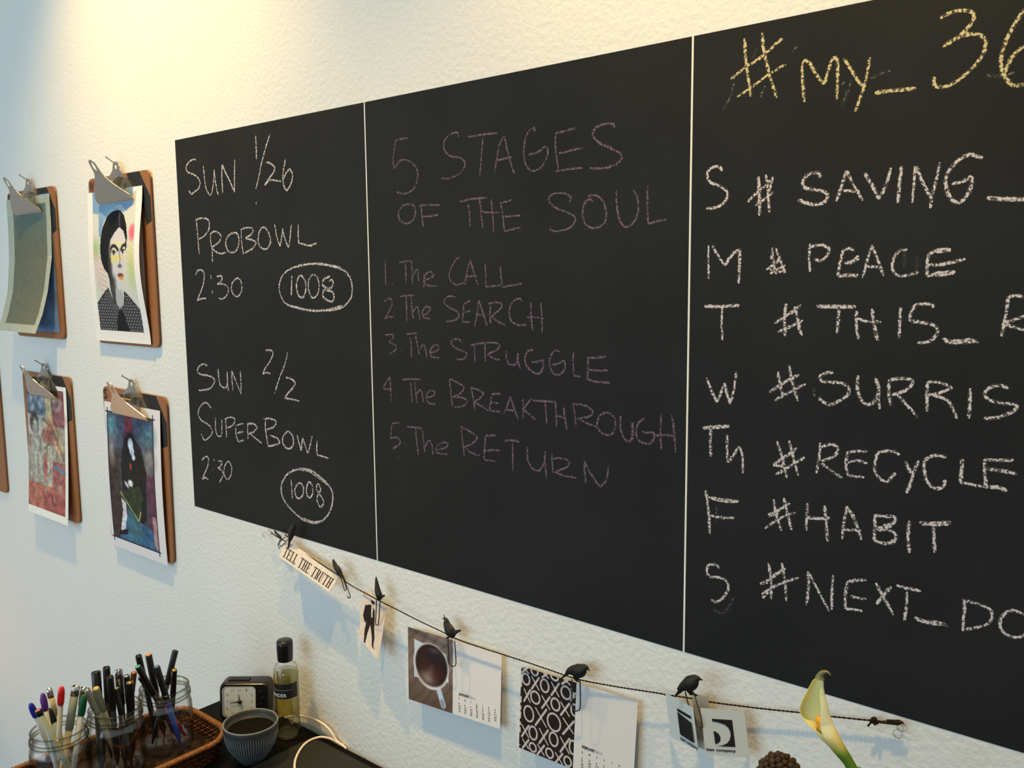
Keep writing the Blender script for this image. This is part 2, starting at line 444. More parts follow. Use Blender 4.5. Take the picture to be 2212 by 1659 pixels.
(2,'white','S #SAVING_','E','245,1115 225,1092 190,1090 155,1110 145,1150 165,1190 215,1210 260,1235 278,1275 250,1325 200,1355 138,1360;480,1150 480,1240 490,1320 485,1410;528,1140 540,1230 545,1310 550,1385;575,1150 560,1210 550,1250;410,1318 460,1265 520,1215 570,1165;455,1340 520,1300 580,1250;475,1160 488,1240 482,1320 490,1400;882,1160 875,1130 830,1130 785,1155 768,1200 790,1230 850,1240 915,1255 930,1290 900,1325 850,1335 790,1325 735,1303;1055,1110 1030,1190 985,1315;1055,1110 1090,1190 1160,1310;1030,1245 1120,1248;1172,1130 1220,1210 1265,1300;1265,1300 1310,1210 1345,1095;1415,1085 1400,1190 1390,1325;1500,1085 1495,1200 1482,1325;1510,1085 1550,1190 1610,1300;1665,1060 1640,1170 1615,1270 1600,1360;1945,1035 1900,1018 1850,1010 1780,1050 1720,1120 1700,1190 1720,1270 1760,1320 1810,1310 1860,1240 1870,1170 1850,1150;1850,1165 1800,1190 1740,1200;1968,1295 2080,1305 2260,1305;1970,1288 2080,1297 2260,1298'),
(2,'white','M #PEACE','F','152,150 152,260 155,375;175,150 210,210 258,285;258,285 310,210 360,175;360,175 355,290 350,400;570,165 575,250 595,340;590,170 620,240 655,330;530,310 590,270 620,230;555,335 600,310 655,280;570,200 560,240;540,300 600,320 650,325;815,140 810,230 815,325;820,160 890,148 935,170 935,205 890,250 840,240;1030,190 1010,270 995,350;1020,190 1070,170 1105,185;1040,265 1090,255 1135,220;995,350 1060,350 1130,345;1220,150 1190,250 1160,365;1220,150 1260,250 1295,350;1185,290 1240,290 1285,300;1450,180 1400,185 1360,240 1355,310 1390,350 1450,345 1525,325;1590,200 1580,280 1580,355;1585,210 1650,180 1735,178;1590,280 1680,275 1830,240;1580,355 1660,330 1765,325;1640,195 1700,190 1735,185;1600,345 1680,345 1760,330;1000,355 1060,343 1125,352;1045,272 1090,262 1135,235'),
(2,'white','T #THIS_R','F','125,548 230,548 355,540;130,553 230,553 350,546;243,550 240,650 243,770;660,530 650,620 655,745;715,550 735,640 760,740;585,660 660,610 760,540;600,718 680,685 770,640;750,545 720,570 690,600;858,545 980,545 1115,548;865,552 980,556 1115,556;1005,560 1000,640 992,725;1118,575 1118,660 1133,770;1220,565 1235,670 1258,775;1125,630 1200,650 1280,650;1405,550 1402,650 1395,760;1620,560 1610,540 1550,535 1500,545 1470,610 1470,645;1470,645 1540,655 1620,670 1650,710 1620,760 1570,785 1515,785;1680,760 1730,775 1800,775 1860,765 1915,785;1690,770 1740,785 1810,783 1900,775;2110,485 2095,600 2065,745;2105,490 2160,480 2225,490 2270,520 2250,580;2080,660 2140,640 2225,610;2080,665 2150,685 2240,715'),
(2,'white','W #SURRIS','F','140,1015 170,1095 210,1175;210,1175 240,1100 258,1050;258,1050 275,1120 295,1190;295,1190 320,1090 335,970;608,975 620,1060 640,1140;678,930 700,1040 735,1170;550,1110 640,1050 745,995;585,1165 680,1110 790,1055;970,980 920,985 880,1010 900,1040 970,1045 1040,1055 1070,1090 1060,1130 1000,1170 945,1190 890,1165 875,1140;1130,1000 1125,1090 1150,1160 1200,1190 1250,1150 1265,1080 1240,1015;1265,1080 1262,1150 1270,1220;1330,1040 1330,1120 1342,1195;1325,1035 1400,1020 1480,1030 1475,1070 1420,1105 1350,1130;1380,1120 1440,1185 1520,1275;1580,1050 1580,1140 1578,1235;1575,1045 1660,1045 1735,1080 1700,1100 1620,1125 1565,1125;1620,1130 1710,1160 1750,1220 1775,1285;1860,1085 1860,1180 1850,1285;2110,1085 2060,1065 1990,1080 1955,1120 1980,1155 2060,1180 2150,1190 2165,1215 2120,1245 2040,1275 1950,1280'),
(2,'white','Th #RECYCLE','G','112,130 200,125 290,120;115,136 200,132 288,126;170,130 165,220 168,320;275,175 275,260 278,360;285,360 330,290 355,260 375,320 378,430;600,220 635,330 665,460;678,210 705,320 738,445;575,375 650,325 730,265;590,440 700,375 780,325;575,375 640,385;720,270 690,310;885,230 875,320 858,430;885,260 950,240 1000,265 970,320 890,350;890,365 950,410 1025,460;1060,290 1050,370 1062,445;1055,295 1120,285 1195,288;1060,360 1120,348 1190,365;1060,445 1110,450 1170,458;1400,310 1370,290 1310,285 1260,300 1240,360 1240,420 1280,470 1325,485 1350,450 1375,430;1435,345 1460,400 1480,430;1525,345 1490,430 1470,500 1445,560;1705,325 1650,315 1590,325 1560,370 1570,450 1600,510 1645,530 1690,510 1695,470;1810,335 1805,410 1795,490;1795,490 1840,495;1955,340 1955,420 1965,510;1955,340 2050,345 2145,342;1960,400 2070,415 2165,435;1840,495 1900,510 1970,518 2050,520 2105,545;1990,522 2050,530 2100,550'),
(2,'white','F #HABIT','G','135,540 145,620 155,700 160,825;150,585 240,600 350,612;160,592 240,610 345,618;160,705 240,720 320,722;578,600 595,700 630,805;645,590 670,700 695,800;540,705 610,670 685,625;520,790 620,725 720,685;640,640 680,630;545,712 610,690;800,625 795,710 790,805;910,640 920,750 932,875;795,720 870,725 950,722;1055,645 1040,740 1025,860;1055,645 1110,740 1150,865;1035,795 1100,800 1150,805;1238,700 1240,790 1230,870;1235,705 1300,710 1365,715 1370,745 1320,775 1250,795;1250,800 1330,800 1375,830 1360,880 1300,890 1235,870;1270,880 1320,885 1365,865;1290,775 1340,760 1370,750;1300,785 1350,775;1465,740 1455,840 1465,950;1530,750 1630,765 1735,758;1545,765 1640,755 1735,748;1622,770 1625,860 1632,950'),
(2,'white','S #NEXT_DO','G','225,1050 200,1025 155,1030 140,1070 165,1105 225,1110 275,1140 280,1190 250,1240 205,1270 165,1255;545,1015 560,1120 562,1250;630,1015 650,1120 660,1265;490,1155 570,1110 655,1050;500,1220 600,1160 740,1110;505,1245 550,1200;570,1100 620,1070 650,1050;500,1150 540,1145;800,1070 805,1180 792,1290;800,1070 860,1180 940,1330;965,1095 958,1210 958,1320;1060,1135 1045,1230 1045,1315;1055,1140 1110,1130 1185,1125;1080,1230 1130,1245 1185,1250;1045,1315 1100,1318 1160,1330;1245,1145 1290,1230 1360,1355;1345,1170 1290,1230 1250,1285;1380,1160 1450,1180 1540,1200;1450,1200 1445,1300 1430,1395;1495,1370 1570,1400 1640,1400 1715,1425;1510,1382 1600,1408 1700,1415;1825,1250 1820,1350 1810,1460;1810,1260 1900,1280 1990,1320 2005,1370 1960,1420 1810,1455;2200,1345 2130,1325 2070,1360 2055,1420 2080,1470 2140,1500 2210,1490 2250,1440 2240,1370 2200,1345'),
]
# faint half-wiped traces on the right sheet
FAINT = [('E', '320,540 300,620 270,680 250,720;470,310 440,380;520,560 490,640;740,290 700,340;1340,465 1260,490 1210,520;1090,520 1060,600 1020,700;1040,530 1020,560;1960,492 2060,495 2150,470'),
         ('F', '1435,190 1433,300;1515,230 1515,330;845,1080 840,1110 850,1140'), ('G', '190,1320 235,1345 265,1330 320,1240;205,640 205,770')]

# ------------------------------------------------------------------ the room
XL, XR, YF, ZC = -3.4, 2.0, -3.6, 2.75
mb = MB(); mb.box(((XL + XR) / 2, 0.05, ZC / 2), (XR - XL, 0.10, ZC))
w = obj('wall_back', mb, M_wall); w['kind'] = 'structure'
M_floor = mat('floor_boards', (120, 96, 74), 0.5, var=0.12, vscale=6, stretch=(1, 12, 1))
mb = MB(); mb.box(((XL + XR) / 2, YF / 2, -0.05), (XR - XL, -YF + .2, 0.10))
w = obj('floor', mb, M_floor); w['kind'] = 'structure'
M_ceil = mat('ceiling_paint', (225, 222, 214), 0.85, spec=0.1, var=0.01)
mb = MB(); mb.box(((XL + XR) / 2, YF / 2, ZC + 0.05), (XR - XL, -YF + .2, 0.10))
w = obj('ceiling', mb, M_ceil); w['kind'] = 'structure'
mb = MB(); mb.box(((XL + XR) / 2, -0.006, 0.05), (XR - XL, 0.012, 0.10))
w = obj('baseboard_back', mb, M_ceil); w['kind'] = 'structure'

# ------------------------------------------------------------------ chalkboard sheets
ZB0, ZB1 = 1.0627, 1.6893
SHEETS = [(-1.4059, -0.9264), (-0.9240, -0.4408), (-0.4384, 0.0440)]
SLAB = ['black chalkboard sheet nearest the clipboards with two bowl game dates in white chalk',
        'middle black chalkboard sheet with a purple chalk numbered list',
        'right black chalkboard sheet with yellow heading and days of the week hashtags']
BT = 0.0003
M_chalk = {'white': chalk_mat('white_chalk', (206, 195, 193), 0.42, 430),
           'purple': chalk_mat('purple_chalk', (114, 94, 108), 0.41, 520),
           'yellow': chalk_mat('yellow_chalk', (205, 190, 142), 0.42, 430),
           'faint': chalk_mat('faint_chalk', (120, 118, 110), 0.53, 430)}
boards = []
for (x0, x1), lab in zip(SHEETS, SLAB):
    t = thing('chalkboard', lab, 'chalkboard', (x0, 0, ZB0), 'chalkboard sheets on the wall')
    mb = MB()
    mb.box(((x0 + x1) / 2, -BT / 2, (ZB0 + ZB1) / 2), (x1 - x0, BT, ZB1 - ZB0))
    obj('writing_surface', mb, M_board, t)
    boards.append(t)
for i, xg in enumerate((-0.9252, -0.4396)):
    mb = MB(); mb.box((xg, -0.0002, (ZB0 + ZB1) / 2), (0.0018, 0.0004, ZB1 - ZB0))
    tag(obj('divider_strip', mb, M_gap, loc=(xg, 0, ZB0)),
        ['thin white strip between the left and middle chalkboard sheets', 'thin white strip between the middle and right chalkboard sheets'][i],
        'strip', 'white strips between chalkboard sheets')


def chalk_strokes(crop, txt, width, lift):
    """ribbons lying on the board; attribute edge grows towards both rims of a stroke"""
    x0, y0, k = CR[crop]
    V, F, Ed = [], [], []
    for si, st in enumerate(txt.split(';')):
        pts = [tuple(map(float, q.split(','))) for q in st.split()]
        pts = catmull(pts)
        W3 = [at(x0 + p[0] * k, y0 + p[1] * k, BT)[[0, 2]] for p in pts]
        # resample
        out = [W3[0]]
        for a, b in zip(W3[:-1], W3[1:]):
            L = np.linalg.norm(b - a)
            n = max(1, int(L / 0.004))
            for i in range(1, n + 1):
                out.append(a + (b - a) * i / n)
        m = len(out)
        y = -(BT + lift + 0.00002 * (si % 7))
        wv = width * (0.9 + 0.25 * random.random())
        base = len(V)
        for i, p in enumerate(out):
            t = out[min(i + 1, m - 1)] - out[max(i - 1, 0)]
            t = t / (np.linalg.norm(t) + 1e-9)
            nrm = np.array([-t[1], t[0]])
            j = (random.random() - .5) * width * .14
            ww = wv * (0.86 + 0.28 * random.random())
            if i in (0, m - 1):
                ww *= .6
            for q, e in ((-.62, .22), (-.3, .0), (.3, .0), (.62, .22)):
                s = p + nrm * (q * ww + j)
                V.append((s[0], y, s[1])); Ed.append(e)
        for i in range(m - 1):
            for c in range(3):
                a = base + i * 4 + c
                F.append((a, a + 1, a + 5, a + 4))
    return V, F, Ed


def chalk_obj(name, data, m, parent):
    mb = MB(); mb.add(data[0], data[1])
    o = obj(name, mb, m, parent)
    a = o.data.attributes.new('edge', 'FLOAT', 'POINT')
    a.data.foreach_set('value', np.array(data[2], dtype=np.float32))
    return o


def clusters(st, g):
    items = [[s] for s in st.split(';')]

    def box(it):
        P = [tuple(map(float, q.split(','))) for s in it for q in s.split()]
        return min(p[0] for p in P), max(p[0] for p in P)
    ch = True
    while ch:
        ch = False
        for a in range(len(items)):
            for b in range(a + 1, len(items)):
                A, B = box(items[a]), box(items[b])
                if A[0] - g < B[1] and B[0] - g < A[1]:
                    items[a] += items.pop(b)
                    ch = True
                    break
            if ch:
                break
    return sorted(items, key=lambda it: box(it)[0])


for (bi, colr, txt, crop, st) in WRITING:
    wd = {0: 0.0028, 1: 0.0024, 2: 0.0027}[bi]
    toks, groups = txt.split(' '), None
    if not txt.startswith('circled'):
        for g in range(4, 120, 2):
            cl = clusters(st, g)
            if len(cl) == len(toks):
                groups = [(a, ';'.join(b)) for a, b in zip(toks, cl)]
                break
    for tx, ss in groups or [(txt, st)]:
        for piece in (clusters(ss, 5) if not tx.startswith('circled') else [ss.split(';')]):
            o = chalk_obj('chalk_writing', chalk_strokes(crop, ';'.join(piece), wd, 0.00012), M_chalk[colr], boards[bi])
            o['label'] = f'{colr} chalk writing {tx}'
for crop, st in FAINT:
    for one in st.split(';'):
        o = chalk_obj('chalk_trace', chalk_strokes(crop, one, 0.0024, 0.0001), M_chalk['faint'], boards[2])
        o['label'] = 'faint half wiped chalk trace'


# ------------------------------------------------------------------ flat prints (colour per vertex)
class Canvas:
    def __init__(s, nx, ny, bg, aspect=1.0):
        s.nx, s.ny, s.asp = nx, ny, aspect
        s.U, s.V = np.meshgrid(np.linspace(0, 1, nx), np.linspace(0, 1, ny))
        s.c = np.zeros((ny, nx, 3)) + np.array(bg, float)

    def put(s, mask, col):
        mask = np.clip(mask, 0, 1)[..., None]
        s.c = s.c * (1 - mask) + np.array(col, float) * mask

    def ell(s, cx, cy, rx, ry, col, soft=.08, a=1, rot=0):
        x, y = s.U - cx, (s.V - cy) * s.asp
        cr, sr = math.cos(rot), math.sin(rot)
        x, y = x * cr + y * sr, -x * sr + y * cr
        d = np.sqrt((x / rx) ** 2 + (y / (ry * s.asp)) ** 2)
        s.put(a * np.clip((1 + soft - d) / (2 * soft), 0, 1), col)

    def poly(s, pts, col, a=1):
        x, y = s.U, s.V
        ins = np.zeros(x.shape, bool)
        n = len(pts)
        for i in range(n):
            x1, y1 = pts[i]
            x2, y2 = pts[(i + 1) % n]
            if y1 == y2:
                continue
            c = ((y1 > y) != (y2 > y)) & (x < (x2 - x1) * (y - y1) / (y2 - y1) + x1)
            ins ^= c
        s.put(ins * a, col)

    def line(s, pts, w, col, a=1):
        m = np.zeros(s.U.shape)
        for (x1, y1), (x2, y2) in zip(pts[:-1], pts[1:]):
            dx, dy = x2 - x1, (y2 - y1) * s.asp
            L = dx * dx + dy * dy + 1e-12
            t = np.clip(((s.U - x1) * dx + (s.V - y1) * s.asp * dy) / L, 0, 1)
            d = np.hypot(s.U - x1 - t * dx, (s.V - y1) * s.asp - t * dy)
            m = np.maximum(m, np.clip((w / 2 - d) / (w * .25) + .5, 0, 1))
        s.put(m * a, col)

    def noise(s, su, sv, seed=0):
        r = np.random.default_rng(seed)
        g = r.random((int(sv) + 3, int(su) + 3))
        x, y = s.U * su, s.V * sv
        i, j = x.astype(int), y.astype(int)
        fx, fy = x - i, y - j
        fx, fy = fx * fx * (3 - 2 * fx), fy * fy * (3 - 2 * fy)
        return (g[j, i] * (1 - fx) + g[j, i + 1] * fx) * (1 - fy) + (g[j + 1, i] * (1 - fx) + g[j + 1, i + 1] * fx) * fy

    def mottle(s, amp, su=8, sv=10, seed=1):
        n = (s.noise(su, sv, seed) + s.noise(su * 2.3, sv * 2.3, seed + 9) - 1)[..., None]
        s.c = np.clip(s.c * (1 + amp * n), 0, 255)

    def rect(s, u0, v0, u1, v1):
        return ((s.U >= u0) & (s.U <= u1) & (s.V >= v0) & (s.V <= v1)).astype(float)


def sheet(name, P, canvas=None, nx=30, ny=30, m=None, parent=None, loc=None, rnd=0.0, th=0.00035):
    """P(u, v) -> world point. front grid carries the print, a coarse back gives the paper its thickness"""
    if canvas is not None:
        nx, ny = canvas.nx, canvas.ny

    def G(nx, ny, dy):
        A = np.zeros((ny, nx, 3))
        for j in range(ny):
            v = j / (ny - 1)
            ins = 0
            if rnd > 0:
                e = min(v, 1 - v)
                if e < rnd:
                    ins = rnd - math.sqrt(max(rnd * rnd - (rnd - e) ** 2, 0))
            for i in range(nx):
                u = ins + (1 - 2 * ins) * i / (nx - 1)
                A[j, i] = P(u, v)
        A[..., 1] += dy
        return A
    mb = MB()
    mb.grid(G(nx, ny, 0))
    bx, by = min(nx, 14), min(ny, 24)
    mb.grid(G(bx, by, th), flip=True)
    cols = None
    if canvas is not None:
        back = np.tile(canvas.c.reshape(-1, 3).max(axis=0) * 0 + 225, (bx * by, 1))
        cols = s2l(np.vstack([canvas.c.reshape(-1, 3), back]) / 255.0)
        m = m or M_print
    return obj(name, mb, m, parent, loc=loc, colors=cols)


def bil(tl, tr, br, bl, bow=0.0):
    tl, tr, br, bl = [np.array(q, float) for q in (tl, tr, br, bl)]

    def P(u, v):
        p = (tl * (1 - u) + tr * u) * (1 - v) + (bl * (1 - u) + br * u) * v
        return p + np.array([0, -bow * 4 * v * (1 - v), 0])
    return P


FONT_CACHE = {}


def text_mesh(txt, spacing=1.0, bold=0.0):
    key = (txt, spacing, bold)
    if key not in FONT_CACHE:
        cu = bpy.data.curves.new('t', 'FONT')
        cu.body = txt
        cu.space_character = spacing
        cu.resolution_u = 3
        cu.offset = bold
        o = bpy.data.objects.new('t', cu)
        COL.objects.link(o)
        dg = bpy.context.evaluated_depsgraph_get()
        me = bpy.data.meshes.new_from_object(o.evaluated_get(dg))
        V = np.array([v.co[:] for v in me.vertices])[:, :2]
        Fs = [tuple(p.vertices) for p in me.polygons]
        bpy.data.objects.remove(o)
        bpy.data.curves.remove(cu)
        bpy.data.meshes.remove(me)
        V[:, 0] -= V[:, 0].min()
        FONT_CACHE[key] = (V, Fs)
    return FONT_CACHE[key]


def text_on(mb, txt, F, width=None, spacing=1.0, bold=0.0, height=None):
    """F(x, y) maps text coordinates (0..width, 0..cap height 1) to world"""
    V, Fs = text_mesh(txt, spacing, bold)
    W0 = V[:, 0].max()
    sx = (width / W0) if width else 1.0
    mb.add([F(x * sx, y / 0.69) for x, y in V], Fs)


# ------------------------------------------------------------------ clipboards
def clipboard(x0, x1, zt, zb, label, nail, letter=None, lean=0.0, tilt=0.0):
    cx, Wd, H = (x0 + x1) / 2, x1 - x0, zt - zb
    rot = math.radians(tilt)
    t = thing('clipboard', label, 'clipboard', (cx, 0, zb), 'clipboards hung on the wall')

    def Q(X, N, Z):   # X right of centre, N off the wall, Z up from the board top
        xr = X * math.cos(rot) + Z * math.sin(rot)
        zr = -X * math.sin(rot) + Z * math.cos(rot)
        return np.array([cx + xr, -(0.003 + N), zt + zr])

    r, T = 0.013, 0.003
    poly = []
    for (ax, az, a0) in ((Wd / 2 - r, -r, 0), (-Wd / 2 + r, -r, 90), (-Wd / 2 + r, -H + r, 180), (Wd / 2 - r, -H + r, 270)):
        for k in range(6):
            a = math.radians(a0 + k * 18)
            poly.append((ax + r * math.cos(a), az + r * math.sin(a)))
    mb = MB()
    mb.prism(poly, lambda p: Q(p[0], 0, p[1]), lambda p: Q(p[0], T, p[1]))
    obj('board', mb, M_hard, t)
    # black painted band wrapped round the upper right corner
    h = Wd / 2
    band = [(.036, -.0006), (h - .034, -.0006), (h - .0006, -.046), (h - .0006, -.088), (h - .020, -.094), (h - .026, -.066), (.052, -.044)]
    mb = MB()
    mb.prism(band, lambda p: Q(p[0], T - .0002, p[1]), lambda p: Q(p[0], T + .0003, p[1]))
    obj('painted_band', mb, M_black, t)['label'] = 'black painted band across the upper right corner'
    if letter:
        mb = MB()
        lw = .020 if letter == 'W' else .014
        text_on(mb, letter, lambda x, y: Q(-h + .003 + x, T + .0004, -.0245 + y * .0195), width=lw, bold=0.02)
        obj('painted_letter', mb, M_ink, t)['label'] = f'dark brown hand lettered {letter}'

    def plate(rows, F, th, nrm):
        """rows: (r, left, right, hole half width); strips left and right of a hole"""
        mb = MB()
        for s in (0, 1):
            for side in (0, 1):
                P = []
                for (r_, l, rr, hh) in rows:
                    a, b = (l, -hh) if side == 0 else (hh, rr)
                    P.append([F(a + (b - a) * k / 4, r_) + nrm * (th * s) for k in range(5)])
                mb.grid(np.array(P), smooth=False, flip=bool(s))
        # rims
        for s in (0, 1):
            P = [[F(rw[1 + s], rw[0]), F(rw[1 + s], rw[0]) + nrm * th] for rw in rows]
            mb.grid(np.array(P), smooth=False)
            P = [[F((2 * s - 1) * rw[3], rw[0]), F((2 * s - 1) * rw[3], rw[0]) + nrm * th] for rw in rows if rw[3] > 0]
            if len(P) > 1:
                mb.grid(np.array(P), smooth=False)
        for rw in (rows[0], rows[-1]):
            P = [[F(rw[1], rw[0]), F(rw[2], rw[0])], [F(rw[1], rw[0]) + nrm * th, F(rw[2], rw[0]) + nrm * th]]
            mb.grid(np.array(P), smooth=False)
        return mb
    # base plate lies on the board and stands above its top edge, with a hanging hole
    base = [(-.046, -.062, .062, 0), (-.030, -.060, .060, 0), (-.012, -.042, .042, 0), (.000, -.024, .024, 0), (.007, -.014, .014, 0),
            (.010, -.0125, .0125, .003), (.014, -.011, .011, .0045), (.018, -.010, .010, .003), (.020, -.0085, .0085, 0), (.023, -.004, .004, 0)]
    pm = plate(base, lambda x, r_: Q(x, T + .0012, r_), .0009, np.array([0, -1.0, 0]))
    obj('clip_base', pm, M_steel, t)
    # lever: wide straight jaw on the paper, narrow ear with a hole standing out from the board
    z0, n0, z1, n1 = -.046, .0105, .022 + lean * .1, .050 + lean

    def FL(x, r_):
        if r_ < 0:
            return Q(x, n0 - .004 * min(1, -r_ * 20), z0 + r_ * .07)
        return Q(x, n0 + (n1 - n0) * r_, z0 + (z1 - z0) * r_)
    lever = [(-.05, -.066, .066, 0), (0, -.067, .067, 0), (.10, -.066, .063, 0), (.20, -.058, .052, 0), (.32, -.046, .038, 0), (.46, -.033, .024, 0), (.58, -.021, .016, 0),
             (.68, -.0135, .0125, 0), (.74, -.012, .012, .002), (.80, -.0115, .0115, .0045), (.86, -.011, .011, .0050), (.92, -.010, .010, .0035), (.95, -.009, .009, 0), (1.0, -.005, .005, 0)]
    pm = plate(lever, FL, .001, np.array([0, -.80, -.5]))
    obj('clip_lever', pm, M_steel, t)
    # side ears joining lever and base, and the coil spring on its pin
    for s in (-1, 1):
        mb = MB()
        pz = [(-.034, .003), (-.008, .003), (-.006, .014), (-.014, .024), (-.026, .020), (-.036, .012)]
        mb.prism(pz, lambda p: Q(s * .030, T + p[1], p[0]), lambda p: Q(s * .031, T + p[1], p[0]))
        obj('clip_ear', mb, M_steel, t)
    mb = MB()
    mb.tube([Q(-.034, T + .012, -.018), Q(.034, T + .012, -.018)], .0016, 8)
    obj('pivot_pin', mb, M_steeld, t)
    mb = MB()
    pts = []
    for k in range(7 * 10 + 1):
        a = k / 10 * 2 * math.pi
        X = -.022 + .044 * k / 70
        pts.append(Q(X, T + .012 + .0055 * math.cos(a), -.018 + .0055 * math.sin(a)))
    mb.tube(pts, .0011, 6)
    obj('spring', mb, M_steeld, t)
    # nail
    mb = MB()
    a, b = Q(0, -.003, .0135), Q(-.006, .018, .0300)
    mb.tube([a, b], .0011, 8)
    d = (b - a) / np.linalg.norm(b - a)
    mb.tube([b - d * .0002, b + d * .0010], .0024, 10)
    tag(obj('nail', mb, M_steel, loc=tuple(a)), 'small bright nail through the clip of the ' + nail, 'nail', 'nails under the clipboard clips')
    return t, Q


B_W = (-1.716, -1.486, 1.648, 1.338)
B_T = (-2.101, -1.866, 1.647, 1.338)
B_LL = (-2.093, -1.856, 1.260, 0.951)
B_S = (-1.712, -1.474, 1.252, 0.944)
B_F = (-2.474, -2.235, 1.268, 0.958)
clipboard(*B_W, 'upper clipboard lettered W beside the chalkboard with the dark haired woman print', 'clipboard lettered W', 'W')
clipboard(*B_T, 'upper left clipboard with a long grey sheet curling away from the wall', 'upper left clipboard with the grey sheet', 'T')
clipboard(*B_LL, 'lower clipboard in the left column with a red and blue collage print', 'lower clipboard with the collage print')
clipboard(*B_S, 'lower clipboard lettered S beside the chalkboard with the dark robed figure print', 'clipboard lettered S', 'S', lean=-.002, tilt=1.0)
clipboard(*B_F, 'clipboard cut off by the left edge of the picture, only its right rim showing', 'clipboard cut off by the left picture edge')


def hung(x0, x1, zt, zb, f):
    return lambda u, v: np.array([x0 + (x1 - x0) * u, -f(u, v), zt + (zb - zt) * v])


# --- print of a dark haired woman (W)
c = Canvas(118, 250, (236, 230, 224), 1.34)
c.put(c.rect(.10, .065, .90, .925), (214, 212, 200))
c.put(c.rect(.10, .065, .90, .925) * c.noise(5, 6, 3) * .5, (196, 200, 186))
c.ell(.14, .38, .09, .06, (160, 186, 130), .6, .8)
c.ell(.86, .44, .07, .10, (214, 214, 150), .6, .7)
c.ell(.84, .54, .07, .09, (178, 196, 130), .7, .7)
for k in range(7):
    c.line([(.10 + .01 * k, .40 + .035 * k), (.22, .44 + .035 * k), (.34, .46 + .035 * k)], .016, (226, 150, 150), .6)
for k in range(5):
    c.line([(.74, .34 + .035 * k), (.82, .33 + .04 * k), (.90, .37 + .04 * k)], .010, (220, 160, 120), .5)
c.poly([(.10, .03), (.86, .03), (.84, .11), (.74, .145), (.62, .10), (.42, .12), (.30, .22), (.28, .30), (.22, .30), (.22, .15), (.10, .14)], (126, 158, 192))
c.ell(.44, .14, .20, .05, (140, 176, 200), .5, .9)
for k in range(4):
    c.line([(.20, .10 + .014 * k), (.45, .06 + .018 * k), (.74, .11 + .012 * k)], .008, (100, 128, 160), .5)
c.put((c.V < .062) * 1.0 * (c.rect(0, 0, .84, 1)), (126, 158, 192))
c.ell(.865, .285, .065, .052, (228, 122, 138), .25, .95)
c.ell(.865, .285, .035, .028, (214, 96, 116), .4, .6)
# neck, face, hair
c.poly([(.40, .50), (.46, .62), (.62, .63), (.62, .74), (.52, .80), (.44, .76), (.40, .66)], (70, 70, 72))
c.poly([(.50, .62), (.62, .62), (.63, .74), (.53, .775), (.48, .74)], (178, 178, 180))
c.poly([(.56, .133), (.47, .142), (.38, .170), (.30, .235), (.255, .31), (.24, .39), (.26, .46), (.31, .515), (.37, .54), (.42, .62), (.48, .62), (.55, .40), (.62, .30), (.72, .32), (.745, .41), (.762, .38), (.772, .31), (.75, .24), (.70, .175), (.63, .14)], (22, 24, 25))
c.poly([(.60, .15), (.625, .15), (.635, .24), (.615, .24)], (92, 88, 84), .8)
c.poly([(.62, .245), (.53, .28), (.455, .325), (.42, .39), (.43, .48), (.455, .55), (.50, .61), (.57, .655), (.62, .645), (.68, .58), (.715, .50), (.735, .40), (.745, .33), (.70, .275)], (206, 204, 206))
c.ell(.435, .50, .035, .13, (66, 64, 64), .6, .95)
c.ell(.49, .60, .035, .04, (84, 82, 82), .6, .8)
c.ell(.60, .355, .10, .03, (226, 212, 170), .6, .8)
c.poly([(.45, .425), (.70, .425), (.70, .465), (.60, .45), (.55, .475), (.46, .475)], (222, 204, 124), .85)
c.line([(.455, .385), (.49, .365), (.545, .366), (.60, .392)], .030, (46, 42, 40))
c.line([(.655, .392), (.69, .368), (.735, .362)], .028, (46, 42, 40))
c.ell(.515, .408, .045, .016, (232, 230, 226), .3)
c.ell(.515, .408, .022, .016, (28, 26, 26), .3)
c.line([(.46, .405), (.51, .394), (.565, .408)], .010, (50, 46, 46))
c.ell(.69, .403, .036, .015, (232, 230, 226), .3)
c.ell(.69, .403, .019, .015, (28, 26, 26), .3)
c.line([(.655, .400), (.69, .390), (.73, .396)], .010, (50, 46, 46))
c.line([(.625, .40), (.635, .45), (.628, .49)], .016, (120, 116, 116), .8)
c.ell(.625, .497, .038, .012, (84, 78, 78), .5, .9)
c.ell(.625, .555, .052, .012, (120, 60, 44), .3)
c.ell(.635, .572, .044, .014, (226, 140, 62), .3)
c.line([(.57, .563), (.68, .562)], .008, (70, 34, 30))
c.poly([(.10, .74), (.27, .665), (.36, .635), (.44, .74), (.50, .79), (.62, .745), (.655, .655), (.74, .69), (.90, .775), (.90, .925), (.10, .925)], (58, 56, 60))
for j in range(13):
    for i in range(17):
        u, v = .115 + i * .048 + (j % 2) * .024, .675 + j * .02
        if u > .89 or v > .918 or (v < .74 and (.40 < u < .66)) or v < .74 - (u - .10) * .42 + .02 and u < .36 or (u > .66 and v < .66 + (u - .64) * .45):
            continue
        c.ell(u, v, .009, .005, (196, 194, 196), .6, .8)
c.poly([(.50, .79), (.57, .785), (.66, .925), (.42, .925), (.46, .83)], (26, 26, 28), .95)
c.poly([(.36, .64), (.43, .74), (.49, .80), (.42, .83), (.33, .70)], (84, 82, 86), .8)
c.put(c.rect(.90, .03, 1, 1), (238, 232, 226))
c.put(c.rect(0, 0, .095, 1), (238, 232, 226))
c.put(c.rect(.84, .03, .90, .10), (206, 202, 190))
f = lambda u, v: .0085 + .013 * math.sin(math.pi * min(1, v * 1.02)) ** 1.5 * (.35 + .65 * u) + .001 * v
o = sheet('art_print', hung(-1.7175, -1.508, 1.622, 1.343, f), c, loc=(-1.612, 0, 1.343))
tag(o, 'portrait print of a dark haired woman with orange lips on the clipboard lettered W', 'print', 'prints on the clipboards')
